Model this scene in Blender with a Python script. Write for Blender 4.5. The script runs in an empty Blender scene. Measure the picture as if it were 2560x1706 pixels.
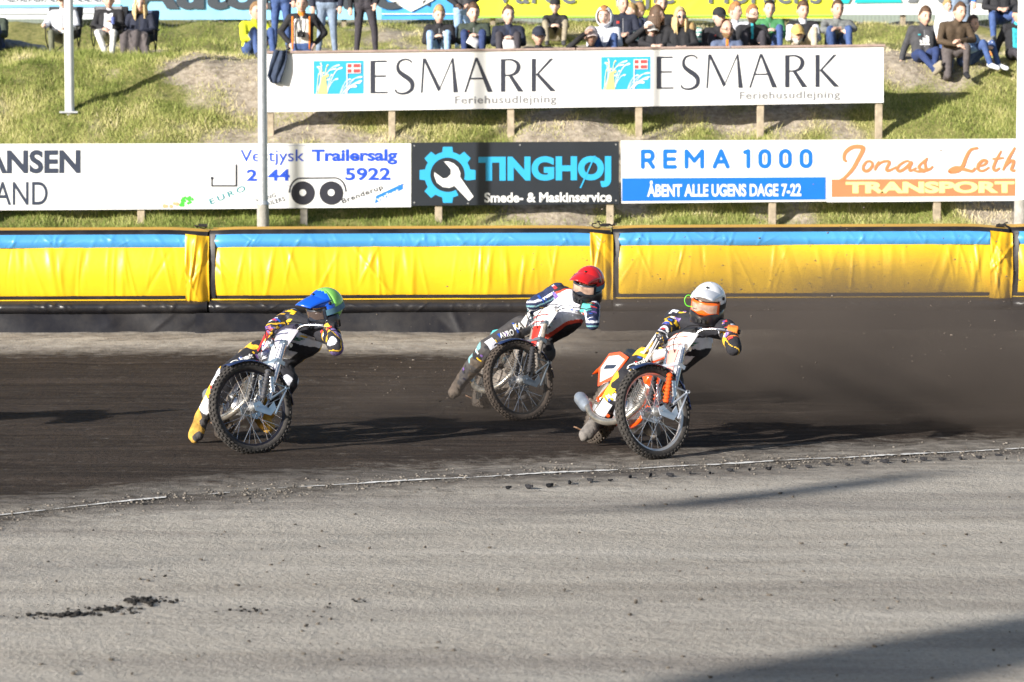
import bpy, bmesh, math, random
import numpy as np
from mathutils import Vector, Matrix, Quaternion, noise as mnoise
from mathutils.bvhtree import BVHTree

random.seed(7); RNG = np.random.default_rng(7)
SC = bpy.context.scene; COL = SC.collection
R = math.radians

# ------------------------------------------------------------------ camera
FPX = 6700.0; CAMH = 2.08; PITCH = math.atan(413 / FPX)
cam_d = bpy.data.cameras.new('camera'); cam = bpy.data.objects.new('camera', cam_d); COL.objects.link(cam)
cam_d.sensor_width = 36; cam_d.lens = 36 * FPX / 2560; cam_d.clip_end = 2000; cam_d.clip_start = .1
cam.location = (0, 0, CAMH); cam.rotation_euler = (math.pi / 2 - PITCH, 0, 0)
cam_d.dof.use_dof = True; cam_d.dof.focus_distance = 20.3; cam_d.dof.aperture_fstop = 4.5
SC.camera = cam

# ------------------------------------------------------------------ sky, sun, exposure
SUN_AZ, SUN_EL = R(48), R(18.5)          # light travels away from the camera and to the right
world = bpy.data.worlds.new('World'); SC.world = world; world.use_nodes = True
wn = world.node_tree; bg = wn.nodes['Background']
sky = wn.nodes.new('ShaderNodeTexSky'); sky.sky_type = 'NISHITA'; sky.sun_disc = False
sky.sun_elevation = SUN_EL; sky.sun_rotation = SUN_AZ + math.pi
sky.air_density = 1.0; sky.dust_density = 1.2
wn.links.new(sky.outputs[0], bg.inputs[0]); bg.inputs[1].default_value = 0.074
sl = bpy.data.lights.new('sun', 'SUN'); so = bpy.data.objects.new('sun', sl); COL.objects.link(so)
sl.energy = 5.0; sl.angle = R(.75); sl.color = (1.0, .957, .885)
ldir = Vector((math.sin(SUN_AZ) * math.cos(SUN_EL), math.cos(SUN_AZ) * math.cos(SUN_EL), -math.sin(SUN_EL)))
so.rotation_euler = ldir.to_track_quat('-Z', 'Y').to_euler()
SC.view_settings.view_transform = 'Standard'; SC.view_settings.look = 'None'
SC.view_settings.exposure = 0.78; SC.view_settings.gamma = 1.0; SC.view_settings.use_curve_mapping = False
SC.cycles.volume_step_rate = 3.0; SC.cycles.volume_max_steps = 128; SC.cycles.max_bounces = 6
SC.cycles.use_denoising = True

# ------------------------------------------------------------------ projection helpers (a pixel of the photo at a known distance)
def P(px, py, d):
    xc = (px - 1280) / FPX; yc = -(py - 853) / FPX
    c, s = math.cos(PITCH), math.sin(PITCH)
    v = Vector((xc, c + yc * s, -s + yc * c))
    return Vector((0, 0, CAMH)) + v * (d / v.y)

TP = np.array([(0, 0), (20.8, 0), (25, .04), (29, .17), (30.6, .27), (33, .33), (36, .45), (39, .78), (41, 1.30), (43.5, 2.66),
               (45.8, 3.95), (46.4, 4.09), (47.2, 4.17), (49.5, 4.26), (54, 4.46), (56.5, 4.78), (58.6, 5.35), (62, 5.6), (90, 5.8), (400, 6)])
def zt(x, y):
    z = np.interp(y, TP[:, 0], TP[:, 1])
    w = np.clip((y - 34) / 6, 0, 1) * np.clip((66 - y) / 6, 0, 1)
    z = z + w * (.07 * np.sin(x * 1.3 + y * .8) * np.sin(y * 1.7 - x * .35) + .035 * np.sin(x * 3.1 - y * 2.3) + .02 * np.sin(x * 6.3 + 1.3 * y))
    return z
def G(px, py, lo=8.0, hi=75.0):
    """first point of the ground seen at a pixel of the photo"""
    d = lo
    while d < hi:
        p = P(px, py, d)
        if p.z <= float(zt(p.x, p.y)): return p
        d += .02
    return P(px, py, hi)

# ------------------------------------------------------------------ materials
MATS = {}
def M(name, col=(.5, .5, .5), rough=.6, metal=0., var=.12, scale=9., bump=0., bscale=40., coat=0., col2=None, thr=None, emit=None):
    if name in MATS: return MATS[name]
    m = bpy.data.materials.new(name); m.use_nodes = True; nt = m.node_tree; N = nt.nodes; L = nt.links
    b = N['Principled BSDF']; b.inputs['Roughness'].default_value = rough; b.inputs['Metallic'].default_value = metal
    b.inputs['Coat Weight'].default_value = coat; b.inputs['Coat Roughness'].default_value = .08
    tc = N.new('ShaderNodeTexCoord')
    n1 = N.new('ShaderNodeTexNoise'); n1.inputs['Scale'].default_value = scale; n1.inputs['Detail'].default_value = 5
    L.new(tc.outputs['Object'], n1.inputs['Vector'])
    ramp = N.new('ShaderNodeValToRGB'); c = Vector(col[:3])
    ramp.color_ramp.elements[0].position = .3; ramp.color_ramp.elements[1].position = .7
    lo = c * (1 - var); hi = c * (1 + var) if col2 is None else Vector(col2)
    if col2 is not None: lo = c
    if thr is not None: ramp.color_ramp.elements[0].position = thr - .03; ramp.color_ramp.elements[1].position = thr + .03
    ramp.color_ramp.elements[0].color = (*[min(1, v) for v in lo], 1); ramp.color_ramp.elements[1].color = (*[min(1, v) for v in hi], 1)
    L.new(n1.outputs['Fac'], ramp.inputs[0]); L.new(ramp.outputs[0], b.inputs['Base Color'])
    if bump:
        n2 = N.new('ShaderNodeTexNoise'); n2.inputs['Scale'].default_value = bscale; n2.inputs['Detail'].default_value = 4
        L.new(tc.outputs['Object'], n2.inputs['Vector'])
        bp = N.new('ShaderNodeBump'); bp.inputs['Strength'].default_value = bump; bp.inputs['Distance'].default_value = .02
        L.new(n2.outputs['Fac'], bp.inputs['Height']); L.new(bp.outputs[0], b.inputs['Normal'])
    MATS[name] = m; return m
def cloth(name, col, var=.22): return M('cloth_' + name, col, .85, 0, var, 14, .55, 22)
def S(r, g, b):
    """sRGB 0-255 -> linear"""
    f = lambda v: (v / 255 / 12.92) if v / 255 <= .04045 else ((v / 255 + .055) / 1.055) ** 2.4
    return (f(r), f(g), f(b))

# ------------------------------------------------------------------ mesh builder
def tag(o, label=None, cat=None, group=None, kind=None):
    if label: o['label'] = label
    if cat: o['category'] = cat
    if group: o['group'] = group
    if kind: o['kind'] = kind
    return o
def link(o, parent=None):
    COL.objects.link(o)
    if parent is not None:
        o.parent = parent; o.matrix_parent_inverse = WM(parent).inverted()
    return o
def WM(o):
    """world matrix of an object made in this script, without a scene update"""
    m = o.matrix_basis.copy()
    if o.parent is not None: m = WM(o.parent) @ o.matrix_parent_inverse @ m
    return m
def empty(name, loc, label, cat, group=None):
    o = bpy.data.objects.new(name, None); o.location = loc; o.empty_display_size = .2; COL.objects.link(o)
    return tag(o, label, cat, group)
def setmats(me, mats):
    for m in (mats if isinstance(mats, (list, tuple)) else [mats]): me.materials.append(m)
def frame_from(d):
    d = Vector(d).normalized(); a = Vector((0, 0, 1)) if abs(d.z) < .9 else Vector((1, 0, 0))
    u = a.cross(d).normalized(); return u, d.cross(u)

class MB:
    def __init__(s, mat=None): s.v = []; s.f = []; s.mi = []; s.M = mat or Matrix.Identity(4); s.cm = 0
    def add(s, vs, fs):
        o = len(s.v); s.v += [s.M @ Vector(v) for v in vs]; s.f += [tuple(i + o for i in f) for f in fs]; s.mi += [s.cm] * len(fs); return s
    def box(s, c, size, m=None):
        x, y, z = [q / 2 for q in size]; c = Vector(c); m = m or Matrix.Identity(3)
        vs = [c + m @ Vector((a * x, b * y, e * z)) for a in (-1, 1) for b in (-1, 1) for e in (-1, 1)]
        return s.add(vs, [(0, 1, 3, 2), (4, 6, 7, 5), (0, 4, 5, 1), (2, 3, 7, 6), (0, 2, 6, 4), (1, 5, 7, 3)])
    def tube(s, pts, r, n=8, cap=True):
        pts = [Vector(p) for p in pts]; k = len(pts); rs = r if isinstance(r, (list, tuple)) else [r] * k
        vs = []; pu = None
        for i, p in enumerate(pts):
            d = (pts[min(i + 1, k - 1)] - pts[max(i - 1, 0)])
            if d.length < 1e-9: d = Vector((0, 0, 1))
            d.normalize()
            if pu is None: u, w = frame_from(d)
            else:
                u = (pu - d * pu.dot(d)); u = u.normalized() if u.length > 1e-6 else frame_from(d)[0]; w = d.cross(u)
            pu = u
            for j in range(n):
                a = 2 * math.pi * j / n; vs.append(p + (u * math.cos(a) + w * math.sin(a)) * rs[i])
        fs = [(i * n + j, i * n + (j + 1) % n, (i + 1) * n + (j + 1) % n, (i + 1) * n + j) for i in range(k - 1) for j in range(n)]
        if cap: fs += [tuple(range(n))[::-1], tuple(range((k - 1) * n, k * n))]
        return s.add(vs, fs)
    def lathe(s, prof, c=(0, 0, 0), axis=(0, 0, 1), n=24, close=False):
        c = Vector(c); ax = Vector(axis).normalized(); u, w = frame_from(ax); k = len(prof); vs = []
        for r, h in prof:
            for j in range(n):
                a = 2 * math.pi * j / n; vs.append(c + ax * h + (u * math.cos(a) + w * math.sin(a)) * r)
        m = k if close else k - 1
        fs = [(i * n + j, i * n + (j + 1) % n, ((i + 1) % k) * n + (j + 1) % n, ((i + 1) % k) * n + j) for i in range(m) for j in range(n)]
        return s.add(vs, fs)
    def ell(s, c, r, n=16, k=10, m=None):
        c = Vector(c); m = m or Matrix.Identity(3); vs = []
        for i in range(k + 1):
            t = math.pi * i / k
            for j in range(n):
                a = 2 * math.pi * j / n
                vs.append(c + m @ Vector((r[0] * math.sin(t) * math.cos(a), r[1] * math.sin(t) * math.sin(a), r[2] * math.cos(t))))
        return s.add(vs, [(i * n + j, (i + 1) * n + j, (i + 1) * n + (j + 1) % n, i * n + (j + 1) % n) for i in range(k) for j in range(n)])
    def plate(s, poly, th, o=(0, 0, 0), u=(1, 0, 0), w=(0, 0, 1)):
        """flat polygon (2D) extruded by th along u x w"""
        o, u, w = Vector(o), Vector(u), Vector(w); nn = u.cross(w).normalized(); k = len(poly)
        a = [o + u * x + w * y for x, y in poly]; vs = a + [p + nn * th for p in a]
        return s.add(vs, [tuple(range(k))[::-1], tuple(range(k, 2 * k))] + [(i, (i + 1) % k, k + (i + 1) % k, k + i) for i in range(k)])
    def grid(s, pts):
        """pts[i][j] -> quads"""
        a = len(pts); b = len(pts[0]); vs = [p for row in pts for p in row]
        return s.add(vs, [(i * b + j, i * b + j + 1, (i + 1) * b + j + 1, (i + 1) * b + j) for i in range(a - 1) for j in range(b - 1)])
    def build(s, name, mats, parent=None, smooth=True, angle=40, bevel=0):
        me = bpy.data.meshes.new(name); me.from_pydata([tuple(v) for v in s.v], [], s.f); setmats(me, mats)
        if any(s.mi): me.polygons.foreach_set('material_index', s.mi)
        fin(me, smooth, angle)
        o = bpy.data.objects.new(name, me); link(o, parent)
        if bevel:
            b = o.modifiers.new('b', 'BEVEL'); b.width = bevel; b.segments = 2; b.limit_method = 'ANGLE'
        return o
def fin(me, smooth=True, angle=40):
    bm = bmesh.new(); bm.from_mesh(me); bmesh.ops.recalc_face_normals(bm, faces=bm.faces)
    if smooth:
        ca = R(angle)
        for f in bm.faces: f.smooth = True
        for e in bm.edges:
            if len(e.link_faces) == 2 and e.calc_face_angle(0) > ca: e.smooth = False
    bm.to_mesh(me); bm.free(); me.update()
def npmesh(name, V, F, mats, parent=None, smooth=False, mi=None):
    """V (n,3) array, F (m,k) array of equal-size polygons"""
    V = np.asarray(V, np.float32); F = np.asarray(F, np.int32); me = bpy.data.meshes.new(name); k = F.shape[1]
    me.vertices.add(len(V)); me.vertices.foreach_set('co', V.ravel())
    me.loops.add(F.size); me.loops.foreach_set('vertex_index', F.ravel())
    me.polygons.add(len(F)); me.polygons.foreach_set('loop_start', np.arange(len(F), dtype=np.int32) * k)
    me.polygons.foreach_set('loop_total', np.full(len(F), k, np.int32))
    if smooth: me.polygons.foreach_set('use_smooth', np.ones(len(F), bool))
    setmats(me, mats)
    if mi is not None: me.polygons.foreach_set('material_index', np.asarray(mi, np.int32))
    me.update(calc_edges=True); me.validate()
    o = bpy.data.objects.new(name, me); link(o, parent); return o
def gridmesh(name, X, Y, Z, mats, parent=None, smooth=True):
    a, b = X.shape; V = np.stack([X, Y, Z], -1).reshape(-1, 3); i = np.arange(a * b).reshape(a, b)
    F = np.stack([i[:-1, :-1], i[:-1, 1:], i[1:, 1:], i[1:, :-1]], -1).reshape(-1, 4)
    return npmesh(name, V, F, mats, parent, smooth)
def fattr(o, name, vals):
    a = o.data.attributes.new(name, 'FLOAT', 'POINT'); a.data.foreach_set('value', np.asarray(vals, np.float32).ravel())
def catmull(pts, n=8):
    pts = [Vector(p) for p in pts]; q = [pts[0] * 2 - pts[1]] + pts + [pts[-1] * 2 - pts[-2]]; out = []
    for i in range(1, len(q) - 2):
        a, b, c, d = q[i - 1:i + 3]
        for k in range(n):
            t = k / n; out.append(.5 * ((2 * b) + (c - a) * t + (2 * a - 5 * b + 4 * c - d) * t * t + (3 * b - a - 3 * c + d) * t ** 3))
    return out + [pts[-1]]
def nnoise(x, y, s=1.0, seed=0.0):
    f = np.vectorize(lambda a, b: mnoise.noise((a * s + seed, b * s - seed * 1.7, seed)))
    return f(x, y)
# ================================================================== ground, track, bank
# inner edge of the track (white line), as seen: points on the flat ground
LINE = [G(*p) for p in ((-700, 1362), (-300, 1322), (0, 1293), (190, 1272), (420, 1248), (520, 1240), (700, 1226), (881, 1214), (1130, 1200), (1400, 1186), (1640, 1174), (1784, 1166), (2050, 1151), (2300, 1139), (2560, 1126), (3000, 1106))]
lx = np.array([p.x for p in LINE]); ly = np.array([p.y for p in LINE])
lx = np.concatenate([[lx[0] - 40], lx, [lx[-1] + 60]]); ly = np.concatenate([[ly[0] - 14], ly, [ly[-1] + 9]])
def yline(x): return np.interp(x, lx, ly)

def dirt_mat(name):
    m = bpy.data.materials.new(name); m.use_nodes = True; nt = m.node_tree; N = nt.nodes; L = nt.links; b = N['Principled BSDF']
    b.inputs['Roughness'].default_value = .95; b.inputs['Specular IOR Level'].default_value = .15
    tc = N.new('ShaderNodeTexCoord'); at = N.new('ShaderNodeAttribute'); at.attribute_name = 'dark'
    def noise(scale, det=6, sx=1, sy=1, rot=0.):
        mp = N.new('ShaderNodeMapping'); mp.inputs['Scale'].default_value = (sx, sy, 1); mp.inputs['Rotation'].default_value = (0, 0, rot)
        L.new(tc.outputs['Object'], mp.inputs[0])
        n = N.new('ShaderNodeTexNoise'); n.inputs['Scale'].default_value = scale; n.inputs['Detail'].default_value = det; n.inputs['Roughness'].default_value = .62
        L.new(mp.outputs[0], n.inputs['Vector']); return n.outputs['Fac']
    def math_(op, a, c, d=None, clamp=False):
        n = N.new('ShaderNodeMath'); n.operation = op; n.use_clamp = clamp
        for i, v in enumerate((a, c, d)):
            if v is None: continue
            if isinstance(v, (int, float)): n.inputs[i].default_value = v
            else: L.new(v, n.inputs[i])
        return n.outputs[0]
    def ramp(fac, *els):
        r = N.new('ShaderNodeValToRGB'); e = r.color_ramp.elements
        while len(e) < len(els): e.new(.5)
        for q, (p, c) in zip(e, els): q.position = p; q.color = (*c, 1)
        L.new(fac, r.inputs[0]); return r.outputs[0]
    def mix(f, a, c, mode='MIX'):
        n = N.new('ShaderNodeMix'); n.data_type = 'RGBA'; n.blend_type = mode
        if isinstance(f, (int, float)): n.inputs[0].default_value = f
        else: L.new(f, n.inputs[0])
        for i, v in ((6, a), (7, c)):
            if isinstance(v, tuple): n.inputs[i].default_value = (*v, 1)
            else: L.new(v, n.inputs[i])
        return n.outputs[2]
    streak = noise(.9, 8, .35, 2.2, R(-28)); fine = noise(38, 8); med = noise(6, 6); grit = noise(120, 3)
    big = noise(.5, 6, .3, 1.5, R(-32)); rut = noise(1.6, 5, .10, 4.5, R(-33))
    light = ramp(streak, (.3, (.31, .274, .230)), (.5, (.455, .410, .352)), (.72, (.59, .545, .478)))
    light = mix(.34, light, ramp(fine, (.30, (.16, .143, .125)), (.5, (.47, .428, .376)), (.7, (.68, .64, .585))), 'MIX')
    light = mix(.9, light, ramp(big, (.36, (.60, .595, .61)), (.5, (.90, .90, .90)), (.68, (1, 1, 1))), 'MULTIPLY')
    dark = ramp(streak, (.3, (.030, .022, .017)), (.55, (.046, .034, .027)), (.75, (.070, .054, .043)))
    dark = mix(.5, dark, ramp(fine, (.35, (.020, .015, .012)), (.55, (.052, .039, .031)), (.72, (.105, .084, .068))), 'MIX')
    dark = mix(.75, dark, ramp(rut, (.36, (.50, .47, .46)), (.5, (.95, .95, .95)), (.66, (1.5, 1.48, 1.45))), 'MULTIPLY')
    light = mix(.10, light, ramp(rut, (.34, (.72, .71, .71)), (.5, (.96, .96, .96)), (.66, (1.08, 1.08, 1.08))), 'MULTIPLY')
    speck = ramp(grit, (.70, (0, 0, 0)), (.78, (1, 1, 1)))
    dark = mix(math_('MULTIPLY', speck, .35), dark, (.42, .39, .36))
    f = math_('ADD', at.outputs['Fac'], math_('MULTIPLY', math_('SUBTRACT', med, .5), .9))
    f = math_('ADD', f, math_('MULTIPLY', math_('SUBTRACT', fine, .5), .6))
    f = math_('MULTIPLY_ADD', math_('SUBTRACT', f, .5), 1.6, .5, True)
    L.new(mix(f, light, dark), b.inputs['Base Color'])
    h = math_('ADD', math_('MULTIPLY', fine, .5), math_('MULTIPLY', med, .8))
    h = math_('ADD', h, math_('MULTIPLY', grit, .15)); h = math_('ADD', h, math_('MULTIPLY', math_('MULTIPLY', rut, at.outputs['Fac']), 1.6))
    bp = N.new('ShaderNodeBump'); bp.inputs['Strength'].default_value = .7; bp.inputs['Distance'].default_value = .04
    L.new(h, bp.inputs['Height']); L.new(bp.outputs[0], b.inputs['Normal'])
    return m
DIRT = dirt_mat('dirt')

def relief(X, Y):
    """low ridges and clods along the track"""
    r = .010 * np.sin(X * 2.1 - Y * 1.1 + 2 * np.sin(Y * .7)) * np.sin(Y * 4.3 - X * 2.2)
    return r
def dark_attr(X, Y):
    s = Y - yline(X)                       # metres beyond the white line
    d = np.interp(s, [-60, -4.0, -1.6, -.95, -.5, -.2, 0, .3, .8, 1.5, 40], [.02, .05, .10, .24, .46, .62, .60, .50, .62, .90, .93])
    outer = np.interp(Y + .35 * np.sin(X * .5) , [27.9, 28.6, 29.3], [0, .3, .72])
    d = d * (1 - outer * (s > 0))
    left = np.clip((-1.5 - X) / 3, 0, 1)   # the dark loam spills over the line at the left
    d = np.maximum(d, left * np.interp(s, [-1.4, -.7, 0, .6], [0, .4, .9, .95]) * (1 - outer))
    return d
# track sheet between the line and the fence
tx = np.concatenate([np.linspace(-60, -9, 30), np.linspace(-8.8, 9, 340), np.linspace(9.3, 60, 30)])
tv = np.concatenate([np.linspace(0, .25, 70), np.linspace(.255, 1, 150)])
X = np.repeat(tx[None, :], len(tv), 0); Y0 = yline(X) ; Y = Y0 + (31.2 - Y0) * tv[:, None]
Z = zt(X, Y) + relief(X, Y) * np.clip((Y - Y0) * 3, 0, 1) + .006
kn = nnoise(X[::2, ::2], Y[::2, ::2], 2.2, 3.1); kn = np.kron(kn, np.ones((2, 2)))[:X.shape[0], :X.shape[1]]
Z += .012 * kn * np.clip((Y - Y0) * 3, 0, 1)
track = gridmesh('race_track', X, Y, Z, DIRT); fattr(track, 'dark', dark_attr(X, Y)); tag(track, kind='structure')
# infield and everything around, one sheet
gx = np.concatenate([-np.geomspace(600, 9, 26), np.linspace(-8.6, 8.6, 300), np.geomspace(9, 600, 26)])
gv = np.concatenate([-np.geomspace(300, 22, 12), np.linspace(-21, -.6, 120), np.linspace(-.58, 0, 40)])
X = np.repeat(gx[None, :], len(gv), 0); Y = yline(X) + gv[:, None]
Z = zt(X, Y) * 0 + .008 * np.sin(X * 1.1 + Y * .6) * np.sin(Y * 2.3 - X * 1.2) * np.clip(-gv[:, None] * 4, 0, 1) + .0055
Z += np.interp(gv, [-.9, -.45, -.2, 0], [0, .005, .003, 0])[:, None] * (1 + .6 * np.sin(X * 9) * np.sin(X * 4.1))
infield = gridmesh('infield_ground', X, Y, Z, DIRT); fattr(infield, 'dark', dark_attr(X, Y)); tag(infield, kind='structure')

# bank behind the fence, with soil showing between the grass
def soil_mask(x, y):
    lb = -.45 * np.clip((-5.4 - x) / .8, 0, 1) * (y > 45.1)
    n = nnoise(x, y, .55, 5.5) + .6 * nnoise(x, y, 1.7, 9.1)
    right = np.clip((x - 5.2) / 1.5, 0, 1) * .12
    bare = .27 * np.exp(-(((x + 4.4) / 1.3) ** 2 + ((y - 45.3) / .7) ** 2)) + .2 * np.exp(-(((x + 5.6) / 1.0) ** 2 + ((y - 45.7) / .45) ** 2))
    under = .06 * (np.abs(x - 1.1) < 5.3) * np.clip((y - 41.6) / 1.2, 0, 1) * np.clip((45.4 - y) / 1, 0, 1)
    terr = .30 * np.clip((y - 45.8) / .6, 0, 1) * np.clip((56 - y) / 1.0, 0, 1)
    left = -.38 * np.clip((-3.5 - x) / 2, 0, 1) * (y < 45.2)
    low = -.4 * np.clip((41.6 - y), 0, 1)
    return n + bare * 1.4 + under + right + terr + left + low + lb - .19
def bank_mat():
    m = bpy.data.materials.new('bank_soil'); m.use_nodes = True; nt = m.node_tree; N = nt.nodes; L = nt.links; b = N['Principled BSDF']
    b.inputs['Roughness'].default_value = .95; b.inputs['Specular IOR Level'].default_value = .1
    tc = N.new('ShaderNodeTexCoord'); at = N.new('ShaderNodeAttribute'); at.attribute_name = 'soil'
    n = N.new('ShaderNodeTexNoise'); n.inputs['Scale'].default_value = 9; n.inputs['Detail'].default_value = 9; n.inputs['Roughness'].default_value = .7; L.new(tc.outputs['Object'], n.inputs['Vector'])
    r1 = N.new('ShaderNodeValToRGB'); e = r1.color_ramp.elements; e[0].position = .3; e[0].color = (.18, .145, .105, 1); e[1].position = .7; e[1].color = (.58, .50, .40, 1); L.new(n.outputs['Fac'], r1.inputs[0])
    r2 = N.new('ShaderNodeValToRGB'); e = r2.color_ramp.elements; e[0].position = .3; e[0].color = (.10, .12, .03, 1); e[1].position = .7; e[1].color = (.36, .32, .13, 1); L.new(n.outputs['Fac'], r2.inputs[0])
    mx = N.new('ShaderNodeMix'); mx.data_type = 'RGBA'; L.new(at.outputs['Fac'], mx.inputs[0]); L.new(r2.outputs[0], mx.inputs[6]); L.new(r1.outputs[0], mx.inputs[7])
    L.new(mx.outputs[2], b.inputs['Base Color'])
    bp = N.new('ShaderNodeBump'); bp.inputs['Strength'].default_value = .8; bp.inputs['Distance'].default_value = .05; L.new(n.outputs['Fac'], bp.inputs['Height']); L.new(bp.outputs[0], b.inputs['Normal'])
    return m
bx = np.concatenate([-np.geomspace(600, 11.5, 24), np.linspace(-11, 11, 260), np.geomspace(11.5, 600, 24)])
by = np.concatenate([np.linspace(31.2, 39.5, 20), np.linspace(39.6, 47.6, 170), np.linspace(47.8, 63, 60), np.geomspace(64, 700, 20)])
X, Y = np.meshgrid(bx, by); Z = zt(X, Y)
near = (np.abs(X) < 12) & (Y < 64)
lump = np.zeros_like(X); lump[near] = nnoise(X[near], Y[near], 3.2, 1.2) * .03 + nnoise(X[near], Y[near], 8, 2.2) * .012
Z = Z + lump * np.clip((Y - 35) / 4, 0, 1) + .0035
sm = np.zeros_like(X); sm[near] = soil_mask(X[near], Y[near])
bank = gridmesh('grass_bank', X, Y, Z, bank_mat()); fattr(bank, 'soil', np.clip(sm * 3.2 + .35, 0, 1)); tag(bank, kind='structure')
bank_bvh = BVHTree.FromPolygons([tuple(v) for v in np.stack([X, Y, Z], -1).reshape(-1, 3)], [tuple(p.vertices) for p in bank.data.polygons])
def zb(x, y):
    h = bank_bvh.ray_cast(Vector((x, y, 50)), Vector((0, 0, -1)))
    return h[0].z if h[0] is not None else float(zt(x, y))

# grass blades
def grass_mat():
    m = bpy.data.materials.new('grass_blades'); m.use_nodes = True; nt = m.node_tree; N = nt.nodes; L = nt.links; b = N['Principled BSDF']
    at = N.new('ShaderNodeAttribute'); at.attribute_name = 'tone'; r = N.new('ShaderNodeValToRGB'); e = r.color_ramp.elements
    e[0].position = 0; e[0].color = (.08, .11, .022, 1); e[1].position = 1; e[1].color = (.74, .64, .42, 1)
    for p, c in ((.3, (.20, .245, .055)), (.55, (.37, .38, .125)), (.78, (.57, .51, .25))): q = e.new(p); q.color = (*c, 1)
    L.new(at.outputs['Fac'], r.inputs[0]); L.new(r.outputs[0], b.inputs['Base Color']); b.inputs['Roughness'].default_value = .7
    b.inputs['Specular IOR Level'].default_value = .2
    return m
def make_grass():
    n = 540000
    x = RNG.uniform(-9.5, 9.5, n); y = np.where(RNG.random(n) < .82, RNG.uniform(38.2, 47.4, n), RNG.uniform(47.4, 59.5, n))
    gxs = np.linspace(-9.5, 9.5, 160); gys = np.linspace(38, 60, 180); GX, GY = np.meshgrid(gxs, gys); sm = soil_mask(GX, GY); tn = nnoise(GX, GY, .8, 21.) + .5 * nnoise(GX, GY, 2.6, 2.)
    ii = np.clip(((y - 38) / 22 * 179).astype(int), 0, 179); jj = np.clip(((x + 9.5) / 19 * 159).astype(int), 0, 159)
    s = sm[ii, jj]; keep = RNG.random(n) > np.clip(.36 + s * 1.3, .0, .95)
    x, y, s = x[keep], y[keep], s[keep]; t = tn[ii, jj][keep]; n = len(x)
    # height of the bank mesh, bilinear on its own grid
    fi = np.interp(y, by, np.arange(len(by))); fj = np.interp(x, bx, np.arange(len(bx))); i0 = np.clip(fi.astype(int), 0, len(by) - 2); j0 = np.clip(fj.astype(int), 0, len(bx) - 2)
    a, c = fi - i0, fj - j0
    z = (Z[i0, j0] * (1 - a) * (1 - c) + Z[i0 + 1, j0] * a * (1 - c) + Z[i0, j0 + 1] * (1 - a) * c + Z[i0 + 1, j0 + 1] * a * c)
    h = RNG.gamma(3.5, .010, n) * np.clip(1.15 - s * .8, .5, 1.7) * np.clip(1 + 1.2 * t, .5, 1.9); h = np.clip(h, .015, .16)
    w = RNG.uniform(.005, .011, n); th = RNG.uniform(0, 2 * np.pi, n); ln = RNG.uniform(.2, .8, n) * h; la = RNG.uniform(0, 2 * np.pi, n)
    dx, dy = np.cos(th) * w, np.sin(th) * w * .5
    V = np.empty((n, 3, 3)); V[:, 0] = np.stack([x - dx, y - dy, z - .01], -1); V[:, 1] = np.stack([x + dx, y + dy, z - .01], -1)
    V[:, 2] = np.stack([x + np.cos(la) * ln, y + np.sin(la) * ln, z + h], -1)
    o = npmesh('grass', V.reshape(-1, 3), np.arange(3 * n).reshape(n, 3), grass_mat())
    tone = np.clip(.41 + .45 * t + .5 * np.clip(s + .25, -.4, .5) + .16 * np.clip((x - 3) / 3, 0, 1) + RNG.normal(0, .13, n), 0, 1)
    fattr(o, 'tone', np.repeat(tone, 3)); tag(o, 'uneven green and straw coloured grass growing on the bank', 'grass', kind='stuff')
make_grass()

# white line, scuffed
def white_line():
    xs = np.arange(-6.5, 8.5, .035); V = []; F = []; rr = random.Random(3)
    for i, x in enumerate(xs):
        y = float(yline(x)); px = 1280 + FPX * x / y
        w = .038 * (.5 + .7 * rr.random()) * (1 + .4 * math.sin(x * 5))
        if 420 < px < 690: w *= .45 if rr.random() < .5 else 0.0
        elif 690 < px < 880: w *= .5 if rr.random() < .75 else 0
        elif rr.random() < .12: w *= rr.choice((.15, .4, 0))
        c = .012 * rr.uniform(-1, 1)
        z = .0140 + .002 * math.sin(x * 7)
        V += [(x, y - w + c, z), (x, y + w * .8 + c, z)]
        if i and w > 0: k = len(V); F.append((k - 4, k - 2, k - 1, k - 3))
    me = bpy.data.meshes.new('line_marking'); me.from_pydata(V, [], F)
    setmats(me, M('line_white', (.74, .72, .69), .9, 0, .35, 25, .3, 80)); o = bpy.data.objects.new('line_marking', me); link(o); tag(o, kind='structure')
white_line()

# clods
def clod_mesh(seed, k=1):
    bm = bmesh.new(); bmesh.ops.create_icosphere(bm, subdivisions=k, radius=1); rr = random.Random(seed)
    for v in bm.verts: v.co *= rr.uniform(.35, 1.35); v.co.z *= .75; v.co.x *= 1.25
    V = np.array([v.co for v in bm.verts]); F = np.array([[v.index for v in f.verts] for f in bm.faces]); bm.free(); return V, F
def scatter(name, pts, mats, label, cat, kind='stuff'):
    Vs, Fs, o = [], [], 0; base = [clod_mesh(s) for s in range(6)]
    for i, (p, r) in enumerate(pts):
        V, F = base[i % 6]; a = random.random() * 6.3; c, s = math.cos(a), math.sin(a)
        W = V * r; W = np.stack([W[:, 0] * c - W[:, 1] * s, W[:, 0] * s + W[:, 1] * c, W[:, 2]], -1) + np.array(p); Vs.append(W); Fs.append(F + o); o += len(V)
    ob = npmesh(name, np.concatenate(Vs), np.concatenate(Fs), mats); tag(ob, label, cat, kind=kind); return ob
CLOD = M('loam_clod', (.014, .012, .011), .95, 0, .4, 60, .5, 200)
CLODL = M('dry_clod', (.24, .21, .17), .95, 0, .35, 60, .5, 200)
rr = random.Random(11); pts = []
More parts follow.
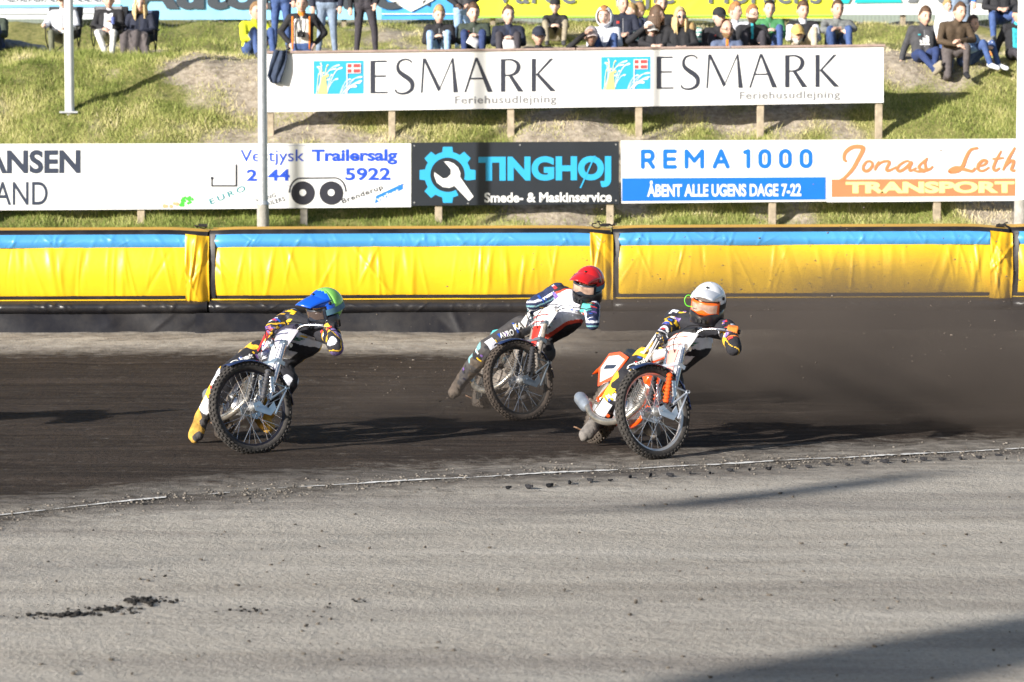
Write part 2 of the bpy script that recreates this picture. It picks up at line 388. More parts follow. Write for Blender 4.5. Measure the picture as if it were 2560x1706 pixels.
for (cx, cy, sx, sy, n, rmax) in ((360, 1507, 42, 8, 120, .020), (180, 1541, 40, 5, 130, .018), (285, 1527, 60, 7, 90, .018), (80, 1545, 60, 7, 50, .012), (620, 1530, 45, 7, 30, .014), (820, 1520, 40, 6, 16, .012), (900, 1508, 25, 3, 14, .013), (250, 1512, 160, 25, 40, .008), (700, 1545, 250, 30, 40, .007)):
    for _ in range(n):
        g = P(rr.gauss(cx, sx * .6), rr.gauss(cy, sy * .6), 1); v = g - Vector((0, 0, CAMH)); t = -CAMH / v.z; q = Vector((0, 0, CAMH)) + v * t
        r = .8 * rmax * rr.uniform(.2, 1) ** 1.7; pts.append(((q.x, q.y, .006 + r * .45), r))
scatter('dirt_clods', pts, CLOD, 'dark loam clods thrown in a heap on the pale infield', 'dirt clods')
pts = []
for _ in range(900):
    px = rr.uniform(-100, 2660); py = rr.uniform(1190, 1706); q = P(px, py, 1); v = q - Vector((0, 0, CAMH)); q = Vector((0, 0, CAMH)) + v * (-CAMH / v.z)
    if q.y > yline(q.x) - .12: continue
    r = .003 + .010 * rr.random() ** 6
    pts.append(((q.x, q.y, .006 + r * .4), r))
scatter('loose_grit', pts, M('grit', (.10, .085, .07), .95, 0, .6, 3, .3, 200), 'loose grit and crumbs lying all over the infield', 'grit')
pts = []
for _ in range(3400):
    x = rr.uniform(-4.6, 6); s = abs(rr.gauss(.0, .3)) * rr.choice((1, -1)); y = float(yline(x)) + s - .1
    r = .0035 + .010 * rr.random() ** 4; pts.append(((x, y, .008 + r * .4), r))
scatter('track_edge_crumbs', pts, [M('crumb', (.17, .15, .13), .95, 0, .6, 4, .3, 200)], 'brown crumbs of loam along the scuffed white line', 'dirt crumbs')
# row of small black studs just inside the line
sv = MB(); sv.ell((0, 0, .006), (.022, .014, .020), 8, 5); sv.box((.018, .004, .012), (.03, .008, .022)); sv.box((-.012, -.006, .014), (.024, .007, .02))
stud0 = sv.build('rubber_stud', M('stud_black', (.012, .012, .016), .8, 0, .3, 50, .4, 120)); first = True
stx = [1096, 1150, 1210, 1268]
x0 = G(1338, 1223); x1 = G(2545, 1144); 
for i in range(26):
    px = 1270 + i * 51.5 - i * i * .1; py = np.interp(px, [1270, 1338, 1600, 1900, 2200, 2545, 2700], [1228, 1223, 1199, 1179, 1162, 1144, 1138]) + random.uniform(-2, 2)
    q = P(px, py, 1); v = q - Vector((0, 0, CAMH)); q = Vector((0, 0, CAMH)) + v * (-CAMH / v.z)
    o = stud0 if first else stud0.copy()
    if not first: COL.objects.link(o)
    first = False; o.location = (q.x, q.y, .016); o.rotation_euler = (0, 0, random.uniform(0, 6)); s = random.uniform(.55, .95); o.scale = (s * 1.2, s, s * random.uniform(.7, 1.1))
    tag(o, 'small black rubber stud in the row beside the white line', 'stud', 'studs along the inside edge')
# ================================================================== inflatable safety fence
YELLOW = None
def vinyl(name, col, rough, specks=True, dirt=.0):
    m = bpy.data.materials.new('vinyl_' + name); m.use_nodes = True; nt = m.node_tree; N = nt.nodes; L = nt.links; b = N['Principled BSDF']
    b.inputs['Roughness'].default_value = rough
    if name in ('skirt', 'black'): b.inputs['Specular IOR Level'].default_value = .22
    tc = N.new('ShaderNodeTexCoord')
    n1 = N.new('ShaderNodeTexNoise'); n1.inputs['Scale'].default_value = 1.1; n1.inputs['Detail'].default_value = 8; L.new(tc.outputs['Object'], n1.inputs['Vector'])
    r = N.new('ShaderNodeValToRGB'); e = r.color_ramp.elements; c = Vector(col)
    e[0].position = .3; e[0].color = (*(c * .86), 1); e[1].position = .7; e[1].color = (*[min(1, v) for v in c * 1.08], 1); L.new(n1.outputs['Fac'], r.inputs[0]); out = r.outputs[0]
    if specks:      # flung mud spots, thicker towards the right-hand end where the bikes leave the bend
        v = N.new('ShaderNodeTexVoronoi'); v.inputs['Scale'].default_value = 34; L.new(tc.outputs['Object'], v.inputs['Vector'])
        v2 = N.new('ShaderNodeTexNoise'); v2.inputs['Scale'].default_value = .55; v2.inputs['Detail'].default_value = 3; L.new(tc.outputs['Object'], v2.inputs['Vector'])
        rs = N.new('ShaderNodeValToRGB'); rs.color_ramp.elements[0].position = .05; rs.color_ramp.elements[0].color = (1, 1, 1, 1); rs.color_ramp.elements[1].position = .10; rs.color_ramp.elements[1].color = (0, 0, 0, 1); L.new(v.outputs['Distance'], rs.inputs[0])
        rm = N.new('ShaderNodeValToRGB'); rm.color_ramp.elements[0].position = .5; rm.color_ramp.elements[1].position = .62; L.new(v2.outputs['Fac'], rm.inputs[0])
        mm = N.new('ShaderNodeMath'); mm.operation = 'MULTIPLY'; L.new(rs.outputs[0], mm.inputs[0]); L.new(rm.outputs[0], mm.inputs[1])
        mx = N.new('ShaderNodeMix'); mx.data_type = 'RGBA'; L.new(mm.outputs[0], mx.inputs[0]); L.new(out, mx.inputs[6]); mx.inputs[7].default_value = (.09, .065, .03, 1); out = mx.outputs[2]
    if dirt:
        n3 = N.new('ShaderNodeTexNoise'); n3.inputs['Scale'].default_value = 2.3; n3.inputs['Detail'].default_value = 9; n3.inputs['Roughness'].default_value = .7; L.new(tc.outputs['Object'], n3.inputs['Vector'])
        rd = N.new('ShaderNodeValToRGB'); rd.color_ramp.elements[0].position = .42; rd.color_ramp.elements[1].position = .75; rd.color_ramp.elements[1].color = (dirt, dirt, dirt, 1); L.new(n3.outputs['Fac'], rd.inputs[0])
        mx = N.new('ShaderNodeMix'); mx.data_type = 'RGBA'; L.new(rd.outputs[0], mx.inputs[0]); L.new(out, mx.inputs[6]); mx.inputs[7].default_value = (.10, .088, .075, 1); out = mx.outputs[2]
    L.new(out, b.inputs['Base Color'])
    n4 = N.new('ShaderNodeTexNoise'); n4.inputs['Scale'].default_value = 12; n4.inputs['Detail'].default_value = 4; L.new(tc.outputs['Object'], n4.inputs['Vector'])
    bp = N.new('ShaderNodeBump'); bp.inputs['Strength'].default_value = .12; bp.inputs['Distance'].default_value = .02; L.new(n4.outputs['Fac'], bp.inputs['Height']); L.new(bp.outputs[0], b.inputs['Normal'])
    return m
V_Y = vinyl('yellow', (.81, .495, .012), .38); V_B = vinyl('blue', (.07, .31, .66), .38, False); V_K = vinyl('black', (.014, .014, .018), .42, False, .35)
V_KR = vinyl('black_roll', (.014, .014, .018), .36, False, .25); V_S = vinyl('skirt', (.010, .010, .014), .5, False, .3); V_O = vinyl('cap', (.78, .43, .04), .5, False); V_F = vinyl('flap_yellow', (.74, .425, .012), .4, False)
FY = 30.7
def folds(rr, n, x0, x1, amp, tilt, wid):
    return [(rr.uniform(x0, x1), rr.gauss(0, tilt), rr.uniform(*wid), rr.uniform(.3, 1) * amp * rr.choice((1, 1, -.7)), rr.uniform(.25, .75), rr.uniform(.3, .7)) for _ in range(n)]
def fold_field(fl, X, T):
    o = np.zeros_like(X)
    for (xc, ti, w, a, tc, tw) in fl:
        o += a * np.exp(-((X - xc - ti * (T - tc)) / w) ** 2) * np.exp(-((T - tc) / tw) ** 2)
    return o
def fence_segment(xa, xb, seed, label):
    rr = random.Random(seed); xm = (xa + xb) / 2; L_ = xb - xa
    sl = -.0042 * -1          # the row climbs very slightly to the right
    root = empty('air_fence', (xm, FY, float(zt(xm, FY))), label, 'safety fence', 'inflatable fence sections round the bend')
    nx = 200; xs = np.linspace(xa + .012, xb - .012, nx)
    def band(name, z0, z1, yf, mat, x0=xa + .012, x1=xb - .012, rows=10, fl=(), rnd=True, n=nx, sag=True):
        xs = np.linspace(x0, x1, n); t = np.linspace(0, 1, rows); Xg, T = np.meshgrid(xs, t)
        e = np.minimum(Xg - xa, xb - Xg); er = np.exp(-(e / .09) ** 2) if rnd else 0
        Zg = z0 + (z1 - z0) * T + sl * Xg
        if sag: Zg = Zg - .028 * np.exp(-((xb - Xg) / .28) ** 2) * np.clip((Zg - 1.2) / .3, 0, 1) - .012 * np.exp(-((Xg - xa) / .2) ** 2) * np.clip((Zg - 1.2) / .3, 0, 1)
        Yg = FY + yf(T, Xg) + .05 * er - fold_field(fl, Xg, T)
        return gridmesh(name, Xg, Yg, Zg, mat, root)
    belly = lambda Xg: .012 * np.sin((Xg - xa) * 2.4 + seed) + .008 * np.sin(Xg * 5.1)
    # upper side, top cap
    band('top_cap', 1.478, 1.505, lambda T, X: .06 + .34 * T, V_O, rows=5)
    band('back_sheet', .3, 1.5, lambda T, X: .45 + 0 * T, V_K, rows=3, rnd=False, n=20)
    band('top_border', 1.425, 1.480, lambda T, X: .012 + .05 * T ** 2, V_K, rows=5, fl=folds(rr, 6, xa, xb, .004, .1, (.03, .08)))
    band('blue_band', 1.277, 1.427, lambda T, X: -.012 - .035 * np.sin(np.pi * T) + .02 * T, V_B, x0=xa + .075, x1=xb - .25, rows=16, n=300,
         fl=folds(rr, 34, xa, xb, .009, .10, (.008, .028)) + folds(rr, 14, xa, xb, .012, .22, (.010, .02)))
    band('yellow_cover', .725, 1.279, lambda T, X: -.012 - .055 * np.sin(np.pi * np.clip(T, 0, 1)) ** .8 + belly(X), V_Y, x0=xa + .075, x1=xb - .22, rows=44, n=330,
         fl=folds(rr, 20, xa, xb, .014, .08, (.014, .045)) + folds(rr, 26, xa, xb, .008, .12, (.010, .028)) + folds(rr, 4, xa, xb, .012, .25, (.018, .035)))
    band('bottom_border', .683, .727, lambda T, X: -.004 - .008 * T + belly(X), V_K, x0=xa + .02, x1=xb - .22, rows=4, fl=folds(rr, 5, xa, xb, .004, .1, (.03, .08)))
    band('piping', .668, .684, lambda T, X: -.010 - .012 * np.sin(np.pi * T), V_Y, x0=xa + .02, rows=5)
    # upright black border at the near end, flap at the far end
    band('end_border', .69, 1.43, lambda T, X: -.016 - .05 * np.sin(np.pi * T) ** .8, V_K, x0=xa + .015, x1=xa + .080, rows=20, n=6)
    fx0 = xb - .255; t = np.linspace(0, 1, 40); xs2 = np.linspace(fx0, xb + .01, 30); Xg, T = np.meshgrid(xs2, t)
    fl = folds(rr, 7, fx0, xb, .014, .15, (.012, .03)) + folds(rr, 4, fx0, xb, .02, .4, (.012, .02))
    Yg = FY - .035 - .055 * np.sin(np.pi * T) ** .6 - fold_field(fl, Xg, T) + .05 * np.exp(-((xb - Xg) / .05) ** 2) + .012 * np.sin(T * 9 + Xg * 20)
    Zg = .655 + (1.432 - .655) * T + sl * Xg - .03 * ((Xg - fx0) / .26) * (T > .8) * (T - .8) * 5
    gridmesh('end_flap', Xg, Yg, Zg, V_F, root)
    band('lower_roll', .520, .670, lambda T, X: -.02 - .085 * np.sin(np.pi * T) ** .7 + .01 * np.sin(X * 3 + seed), V_KR, rows=16, n=260,
         fl=folds(rr, 22, xa, xb, .014, .12, (.012, .035)) + folds(rr, 8, xa, xb, .02, .3, (.012, .02)))
    # loose skirt lying on the dirt
    gx_ = np.linspace(xa - .14, xb - .02, 200); t = np.linspace(0, 1, 14); Xg, T = np.meshgrid(gx_, t)
    gz = np.array([float(zt(x, FY)) for x in gx_])
    Zg = (gz - .03) + (.525 + sl * Xg - (gz - .03)) * T; Yg = FY - .03 - .10 * (1 - T) + .02 * np.sin(Xg * 2.2 + seed * 2 + T) + .006 * np.sin(Xg * 7.3 + 3 * T) - fold_field(folds(rr, 4, xa, xb, .02, .25, (.03, .1)), Xg, T)
    Yg += -.06 * np.exp(-((Xg - xa) / .2) ** 2) * (1 - T)
    gridmesh('skirt', Xg, Yg, Zg, V_S, root)
    # tied straps and a loose cord at the joint
    b = MB()
    for k in range(4):
        p0 = Vector((xb - .1 + rr.uniform(-.05, .05), FY + .2, 1.50)); pts = [p0]
        for _ in range(5): pts.append(pts[-1] + Vector((rr.uniform(-.05, .06), rr.uniform(-.03, .03), rr.uniform(-.02, .03))))
        b.tube(catmull(pts, 4), .007, 5)
    b.box((xb - .08, FY + .2, 1.512), (.1, .06, .03)); b.build('strap', V_K, root)
    bk = MB(); bk.box((xm, FY + .55, .75), (L_, .05, 1.36)); bk.build('backing_board', M('fence_board', (.3, .27, .22), .9, 0, .3, 6, .3, 30), root, smooth=False)
    return root
fence_segment(-12.73, -8.1, 1, 'yellow inflatable fence section out beyond the first joint, left end of the row')
fence_segment(-8.10, -3.48, 2, 'yellow inflatable fence section under the white board with the dark letters ANSEN')
fence_segment(-3.48, 1.147, 3, 'yellow inflatable fence section behind the rider in the green and blue helmet')
fence_segment(1.147, 5.72, 4, 'yellow inflatable fence section behind the rider in the white helmet')
fence_segment(5.72, 10.35, 5, 'yellow inflatable fence section of which only the start shows at the right edge')
# raked-up dirt against the skirt
xs = np.linspace(-14, 14, 700); t = np.linspace(0, 1, 12); Xg, T = np.meshgrid(xs, t)
hh = .02 + .03 * (.5 + .5 * np.sin(xs * .9 + 2 * np.sin(xs * .6))) * (.5 + .5 * np.sin(xs * .47 + 1)) + .003 * np.sin(xs * 11) + .04 * np.clip((xs - 0) / 4, 0, 1)
Yg = FY - .75 + .72 * T; Zg = np.array([float(zt(0, y)) for y in Yg[:, 0]])[:, None] + .0095 + hh * T ** 2 + .003 * np.sin(Xg * 13 + T * 9) * T
berm = gridmesh('dirt_berm', Xg, Yg, Zg, DIRT); fattr(berm, 'dark', np.full(Xg.size, .42)); tag(berm, kind='structure')
# ================================================================== boards and lettering
PAINT = {}
def paint(name, rgb, rough=.5, var=.04): return M('print_' + name, rgb, rough, 0, var, 3)
WHITE = paint('white', (.80, .80, .80)); INK = paint('ink', (.018, .018, .03)); NAVY = paint('navy', (.02, .03, .06))
BLUE = paint('blue', S(25, 75, 200)); CYAN = paint('cyan', S(45, 165, 215)); RBLUE = paint('royal', S(8, 108, 232)); SALMON = paint('salmon', S(215, 130, 85)); CREAM = paint('cream', S(240, 225, 150))
REDP = paint('red', S(205, 50, 45)); WOODP = M('post_wood', (.40, .33, .24), .85, 0, .25, 12, .35, 30); WOODG = M('post_grey', (.30, .28, .25), .85, 0, .25, 12, .35, 30)
GREYT = paint('greytext', (.22, .22, .23)); YELP = paint('yellowprint', S(245, 225, 90)); STRAW = paint('straw', S(240, 225, 130)); PALEB = paint('paleblue', S(120, 190, 235))

def sheet(name, polys, d, mat, parent, slope=0., x0=0., lift=0.):
    """flat polygons given in photo pixels, laid on the plane at distance d"""
    V = []; F = []
    for poly in polys:
        k = len(V); V += [tuple(P(x, y + slope * (x - x0), d - lift)) for x, y in poly]; F.append(tuple(range(k, k + len(poly))))
    me = bpy.data.meshes.new(name); me.from_pydata(V, [], F); setmats(me, mat); o = bpy.data.objects.new(name, me); link(o, parent); return o
def text_verts(s, bold=0., shear=0., space=1.):
    c = bpy.data.curves.new('lettering', 'FONT'); c.body = s; c.offset = bold; c.shear = shear; c.space_character = space; c.resolution_u = 5
    o = bpy.data.objects.new('lettering', c); COL.objects.link(o)
    me = bpy.data.meshes.new_from_object(o.evaluated_get(bpy.context.evaluated_depsgraph_get()))
    bpy.data.objects.remove(o); bpy.data.curves.remove(c)
    V = np.array([v.co for v in me.vertices]); F = [tuple(p.vertices) for p in me.polygons]; bpy.data.meshes.remove(me); return V, F
def lettering(s, box, d, mat, parent, bold=0., shear=0., slope=0., x0=None, space=1., lift=.006, rot=0.):
    """letters whose outline fills box = (x0, y0, x1, y1) in photo pixels on the plane at distance d"""
    V, F = text_verts(s, bold, shear, space); lo = V.min(0); hi = V.max(0); bx0, by0, bx1, by1 = box; x0 = bx0 if x0 is None else x0
    out = []
    for v in V:
        x = bx0 + (v[0] - lo[0]) / (hi[0] - lo[0]) * (bx1 - bx0); y = by1 - (v[1] - lo[1]) / (hi[1] - lo[1]) * (by1 - by0)
        if rot:
            a, b = x - bx0, y - by1; x = bx0 + a * math.cos(rot) + b * math.sin(rot); y = by1 - a * math.sin(rot) + b * math.cos(rot)
        out.append(tuple(P(x, y + slope * (x - x0), d - lift)))
    if by1 - by0 < 28:
        me = bpy.data.meshes.new('lettering'); me.from_pydata(out, [], F); setmats(me, mat); o = bpy.data.objects.new('lettering', me); link(o, parent); return o
    par = list(range(len(out)))                     # large letters: each one a part of its own
    def find(a):
        while par[a] != a: par[a] = par[par[a]]; a = par[a]
        return a
    for f in F:
        for v in f[1:]: par[find(v)] = find(f[0])
    groups = {}
    for f in F: groups.setdefault(find(f[0]), []).append(f)
    for fs in groups.values():
        ids = sorted({v for f in fs for v in f}); ix = {v: i for i, v in enumerate(ids)}
        me = bpy.data.meshes.new('letter'); me.from_pydata([out[v] for v in ids], [], [tuple(ix[v] for v in f) for f in fs]); setmats(me, mat); o = bpy.data.objects.new('letter', me); link(o, parent)
    return o
def stroke(pts, w, closed=False):
    """polygons (quads) of a brush stroke through pts (pixels); w number or list"""
    n = len(pts); ws = w if isinstance(w, (list, tuple)) else [w] * n; L = []; Rr = []
    for i in range(n):
        a = Vector(pts[(i - 1) % n] if closed else pts[max(i - 1, 0)]); b = Vector(pts[(i + 1) % n] if closed else pts[min(i + 1, n - 1)])
        t = (b - a); t = t.normalized() if t.length > 0 else Vector((1, 0)); q = Vector((-t.y, t.x)) * ws[i] / 2; p = Vector(pts[i]); L.append(p + q); Rr.append(p - q)
    m = n if closed else n - 1
    return [[L[i], L[(i + 1) % n], Rr[(i + 1) % n], Rr[i]] for i in range(m)]
def disc(c, r, n=20, ry=None): return [(c[0] + r * math.cos(2 * math.pi * i / n), c[1] + (ry or r) * math.sin(2 * math.pi * i / n)) for i in range(n)]
def rstroke(pts, w):
    out = [q for a_, b_ in zip(pts, pts[1:]) for q in stroke([a_, b_], w)]; r = w / 2
    for p in pts: out.append(disc(p, r, 14))
    return out
def sheets_z(name, polys, d, mat, parent, slope=0., x0=0., lift=.006):
    """overlapping strokes: each polygon a hair above the last"""
    V = []; F = []
    for i, poly in enumerate(polys):
        k = len(V); V += [tuple(P(x, y + slope * (x - x0), d - lift - i * .000015)) for x, y in poly]; F.append(tuple(range(k, k + len(poly))))
    me = bpy.data.meshes.new(name); me.from_pydata(V, [], F); setmats(me, mat); o = bpy.data.objects.new(name, me); link(o, parent); return o
def arc(c, rx, ry, a0, a1, n=14): return [(c[0] + rx * math.cos(R(a0 + (a1 - a0) * i / n)), c[1] + ry * math.sin(R(a0 + (a1 - a0) * i / n))) for i in range(n + 1)]

def board(name, corners, d, label, posts, mat=WHITE, th=.03, pw=.11, group=None, wood=WOODP, over=0.0):
    """a board standing on posts; corners TL TR BR BL in photo pixels"""
    tl, tr, br, bl = [P(*c, d) for c in corners]; cx = (bl + br) / 2
    root = empty(name, (cx.x, d, float(zt(cx.x, d))), label, 'sign', group)
    b = MB(); a = [tl, tr, br, bl]; k = [p + Vector((0, th, 0)) for p in a]
    b.add(a + k, [(0, 1, 2, 3), (7, 6, 5, 4), (0, 4, 5, 1), (1, 5, 6, 2), (2, 6, 7, 3), (3, 7, 4, 0)]); b.build('panel', mat, root, smooth=False)
    for px in posts:
        f = (px - corners[0][0]) / (corners[1][0] - corners[0][0]); top = P(px, corners[0][1] + f * (corners[1][1] - corners[0][1]), d)
        z0 = zb(top.x, d + .1) - .25; z1 = top.z - .06 + over
        m = MB(); m.box((top.x, d + th + .003 + pw / 2, (z0 + z1) / 2), (pw, pw * .9, z1 - z0)); m.build('post', wood, root, smooth=False, bevel=.006)
    return root
# ---------------------------------------------------------------- upper long board
DU = 43.5
up = board('advertising_board', ((664, 134), (2209, 117), (2209, 257), (664, 281)), DU, 'long white board with the word ESMARK twice, below the seated crowd', (674, 979, 1277, 1598, 1903, 2200), over=.03)
cap = MB(); a, b_ = P(664, 134, DU), P(2214, 116.5, DU); n = 12
for i in range(4):
    p, q = a.lerp(b_, i / 4 + .001), a.lerp(b_, (i + 1) / 4 - .001)
    m = MB(); m.add([p + Vector((0, -.03, 0)), q + Vector((0, -.03, 0)), q + Vector((0, .10, 0)), p + Vector((0, .10, 0)), p + Vector((0, -.03, .035)), q + Vector((0, -.03, .035)), q + Vector((0, .10, .035)), p + Vector((0, .10, .035))], [(3, 2, 1, 0), (4, 5, 6, 7), (0, 1, 5, 4), (1, 2, 6, 5), (2, 3, 7, 6), (3, 0, 4, 7)])
    m.build('top_rail', M('rail_wood', (.34, .25, .22), .8, 0, .2, 8, .3, 30), up, smooth=False)
SU = -.0118
def esmark(ox, oy, k=1.0):
    """letters of the board: ox, oy = top left of the E; k = scale"""
    t = lambda x, y: (ox + x * k, oy + y * k); T = 13.5 * k; TH = 5.2 * k; Hh = 82
    def poly(*pts): return [t(*p) for p in pts]
    out = [poly((0, 0), (11.5, 0), (11.5, Hh), (0, Hh)), poly((11.5, 0), (41, 0), (41, 4.2), (11.5, 4.2)), poly((11.5, 37), (39, 37), (39, 41.2), (11.5, 41.2)), poly((11.5, 78), (43, 78), (43, Hh), (11.5, Hh))]
    groups = [out]; out = []
    sp = catmull([(103.5, 6), (97, 0), (86, -2), (73, 3), (68, 15), (71, 27), (82, 37), (95, 46), (104, 57), (103, 72), (92, 81), (78, 83.5), (66, 80), (62, 73)], 5); n_ = len(sp)
    ws = [(4 + 8.2 * math.exp(-((i / n_ - .52) / .22) ** 2)) * k for i in range(n_)]; out += stroke([t(p.x, p.y) for p in sp], ws)
    groups.append(out); out = []
    out += [poly((131, 0 - 4), (136, -4), (130, Hh), (126, Hh)), poly((131, -4), (138, -4), (176, 73), (169, 79)), poly((169, 79), (172.5, 76), (207, -4), (204, -4)), poly((203, -4), (207.5, -4), (219, Hh), (207.5, Hh))]
    groups.append(out); out = []
    out += [poly((262, -4), (268, -4), (306, Hh), (293, Hh)), poly((262, -4), (265, 3), (239, Hh), (234.5, Hh)), poly((246, 46), (288, 46), (290, 50), (244.5, 50))]
    groups.append(out); out = []
    out += [poly((326, 0), (337, 0), (337, Hh), (326, Hh))]
    rp = catmull([(337, 2), (352, 2), (366, 9), (370, 21), (364, 34), (352, 40), (337, 41)], 5); n_ = len(rp)
    out += stroke([t(p.x, p.y) for p in rp], [(4 + 6.5 * math.exp(-((i / n_ - .5) / .25) ** 2)) * k for i in range(n_)]); out += [poly((344, 40), (352, 38), (383, Hh), (369, Hh))]
    groups.append(out); out = []
    out += [poly((403, 0), (413.5, 0), (413.5, Hh), (403, Hh)), poly((449, 0), (457.5, 0), (419, 40), (413.5, 40)), poly((413.5, 40), (420, 36), (464, Hh), (450, Hh))]
    return groups + [out]
for (ex, ey, bx, by_, fx0, fy0, fx1, fy1, kk) in ((926, 152, 784, 153, 1137, 241, 1391, 266, 1.0), (1641.5, 142, 1503, 143, 1849, 230, 2100, 254, .985)):
    for gl in esmark(ex, ey, kk): sheets_z('letter', gl, DU, paint('charcoal', (.03, .033, .05)), up, SU, ex, .006)
    lettering('Feriehusudlejning', (fx0, fy0, fx1, fy1), DU, GREYT, up, bold=.014, slope=SU, space=1.08)
    Wd, Hd = 125 * kk, 83 * kk
    sheet('logo_square', [[(bx, by_), (bx + Wd, by_), (bx + Wd, by_ + Hd), (bx, by_ + Hd)]], DU, CYAN, up, SU, bx, .004)
    rl = random.Random(5); yl = []; wl = []
    def stem(x_0, x_1, y_1, lst, head=True):
        pth = [(p.x, p.y) for p in catmull([(x_0, by_ + Hd - 1), (x_0 + (x_1 - x_0) * .22, (by_ + Hd) * .55 + y_1 * .45), (x_0 + (x_1 - x_0) * .6, y_1 + (by_ + Hd - y_1) * .12), (x_1, y_1)], 6)]
        n__ = len(pth); lst.append(stroke(pth, [1.5 + (2.4 * math.sin(math.pi * (j / n__ - .72) / .28) if j / n__ > .72 and head else 0) for j in range(n__)]))
    for i in range(17): stem(bx + rl.uniform(6, 34), bx + rl.uniform(8, 80) * (1 if i % 3 else .5), by_ + 4 + 44 * rl.random(), yl if i % 3 == 0 else wl)
    for i in range(9): stem(bx + rl.uniform(66, 82), bx + rl.uniform(92, 123), by_ + rl.uniform(40, 72), wl)
    sheets_z('logo_grass', [q for s in wl for q in s], DU, paint('pale', (.75, .82, .80)), up, SU, bx, .008)
    sheets_z('logo_straw', [q for s in yl for q in s] + [[(bx + 12, by_ + Hd - 1), (bx + 20, by_ + 40), (bx + 30, by_ + 36), (bx + 34, by_ + Hd - 1)]], DU, STRAW, up, SU, bx, .013)
    fx, fy = bx + 83 * kk, by_ + 7 * kk; w_, h_ = 35 * kk, 25 * kk
    sheet('flag', [[(fx, fy), (fx + w_, fy), (fx + w_, fy + h_), (fx, fy + h_)]], DU, paint('flagwhite', (.8, .78, .77)), up, SU, bx, .017)
    sheet('flag_red', [[(fx + a0, fy + c0), (fx + a1, fy + c0), (fx + a1, fy + c1), (fx + a0, fy + c1)] for a0, a1 in ((1.5, 12), (16.5, w_ - 1.5)) for c0, c1 in ((1.5, 10.5), (14.5, h_ - 1.5))], DU, paint('flagred', S(215, 75, 75)), up, SU, bx, .019)
    sheet('flag_pole', [[(fx - .6, fy), (fx + 1.6, fy), (fx + 1.6, by_ + Hd - 1), (fx - .6, by_ + Hd - 1)]], DU, WHITE, up, SU, bx, .0172)

# ---------------------------------------------------------------- lower row of boards
DL = 41.0
# 1: dark letters, seen in part
b1 = board('advertising_board', ((-512, 361), (516, 359), (516, 523), (-512, 529)), DL, 'white board with dark letters ANSEN and AND, cut off at the left edge', (-380, -20, 350), group='boards above the fence', wood=WOODP)
lettering('HANSEN', (-88, 376, 201, 435), DL, NAVY, b1, bold=.035, slope=-.004)
lettering('LAND', (-40, 455, 119, 513), DL, NAVY, b1, bold=.004, slope=-.003)
veg = []
rl = random.Random(2)
for i in range(26): veg.append(disc((rl.gauss(464, 7), rl.gauss(500, 6)), rl.uniform(2, 4.5), 8))
sheets_z('printed_leaves', veg, DL, paint('leaf', S(70, 190, 60)), b1)
sheets_z('printed_vegetables', [disc((rl.uniform(408, 446), rl.uniform(509, 517)), rl.uniform(3, 6), 10) for i in range(9)], DL, paint('tomato', S(235, 165, 125)), b1)
# 2: trailer dealer
b2 = board('advertising_board', ((516.8, 359), (1027.5, 359), (1027.5, 518), (516.8, 523)), DL, 'white board with a drawn twin-axle trailer and the blue words Vestjysk Trailersalg', (758,), group='boards above the fence', wood=WOODG)
s2 = -.006
for q in ([(590, 365), (1010, 362), (1010, 363), (590, 366)], [(590, 466), (1010, 462), (1010, 463), (590, 467)], [(590, 365), (591, 365), (591, 467), (590, 467)], [(1009, 362), (1010, 362), (1010, 463), (1009, 463)]): sheet('thin_frame', [q], DL, paint('lilac', (.35, .35, .5)), b2, lift=.005)
lettering('Vestjysk', (601, 375, 760, 414), DL, BLUE, b2, bold=.0, slope=s2)
lettering('Trailersalg', (779, 374, 993, 413), DL, BLUE, b2, bold=.035, slope=s2)
lettering('2144', (617, 424, 724, 453), DL, BLUE, b2, bold=.03, slope=s2, space=1.05)
lettering('5922', (863, 420, 976, 452), DL, BLUE, b2, bold=.03, slope=s2, space=1.05)
tr = [[(588.5, 412), (593, 412), (593, 467), (588.5, 467)], [(528, 463), (588.5, 463), (588.5, 467), (528, 467)], [(528, 448), (531.5, 446), (531.5, 463), (528, 463)], disc((530, 446), 4, 10)]
tr += stroke([(723, 482)] + arc((752, 480), 28, 34, 190, 270, 10) + arc((836, 478), 28, 33, 270, 350, 10) + [(865, 480)], 3.6)
sheets_z('trailer_drawing', tr, DL, INK, b2)
for cx in (757, 828):
    sheet('wheel_print', [[*disc((cx, 483), 29.5, 36)]], DL, INK, b2, lift=.008); sheet('hub_print', [disc((cx, 482), 8.5, 20)], DL, WHITE, b2, lift=.0095)
lettering('EURO', (527, 498, 622, 512), DL, paint('teal', S(20, 130, 140)), b2, bold=.01, rot=R(22), space=1.4)
lettering('VIKING', (640, 497, 692, 507), DL, INK, b2, rot=R(16), space=1.1, bold=.01); lettering('TRAILERS', (648, 510, 716, 521), DL, INK, b2, rot=R(16), space=1.1, bold=.01)
lettering('Brenderup', (858, 497, 966, 513), DL, INK, b2, rot=R(20), bold=.012, space=1.1)
sheet('blue_label', [[(937, 509), (940, 490), (1007, 459), (1007, 473)]], DL, paint('labelblue', S(30, 120, 215)), b2, lift=.005)
lettering('variant', (944, 494, 1004, 506), DL, WHITE, b2, rot=R(23), bold=.025, lift=.008)
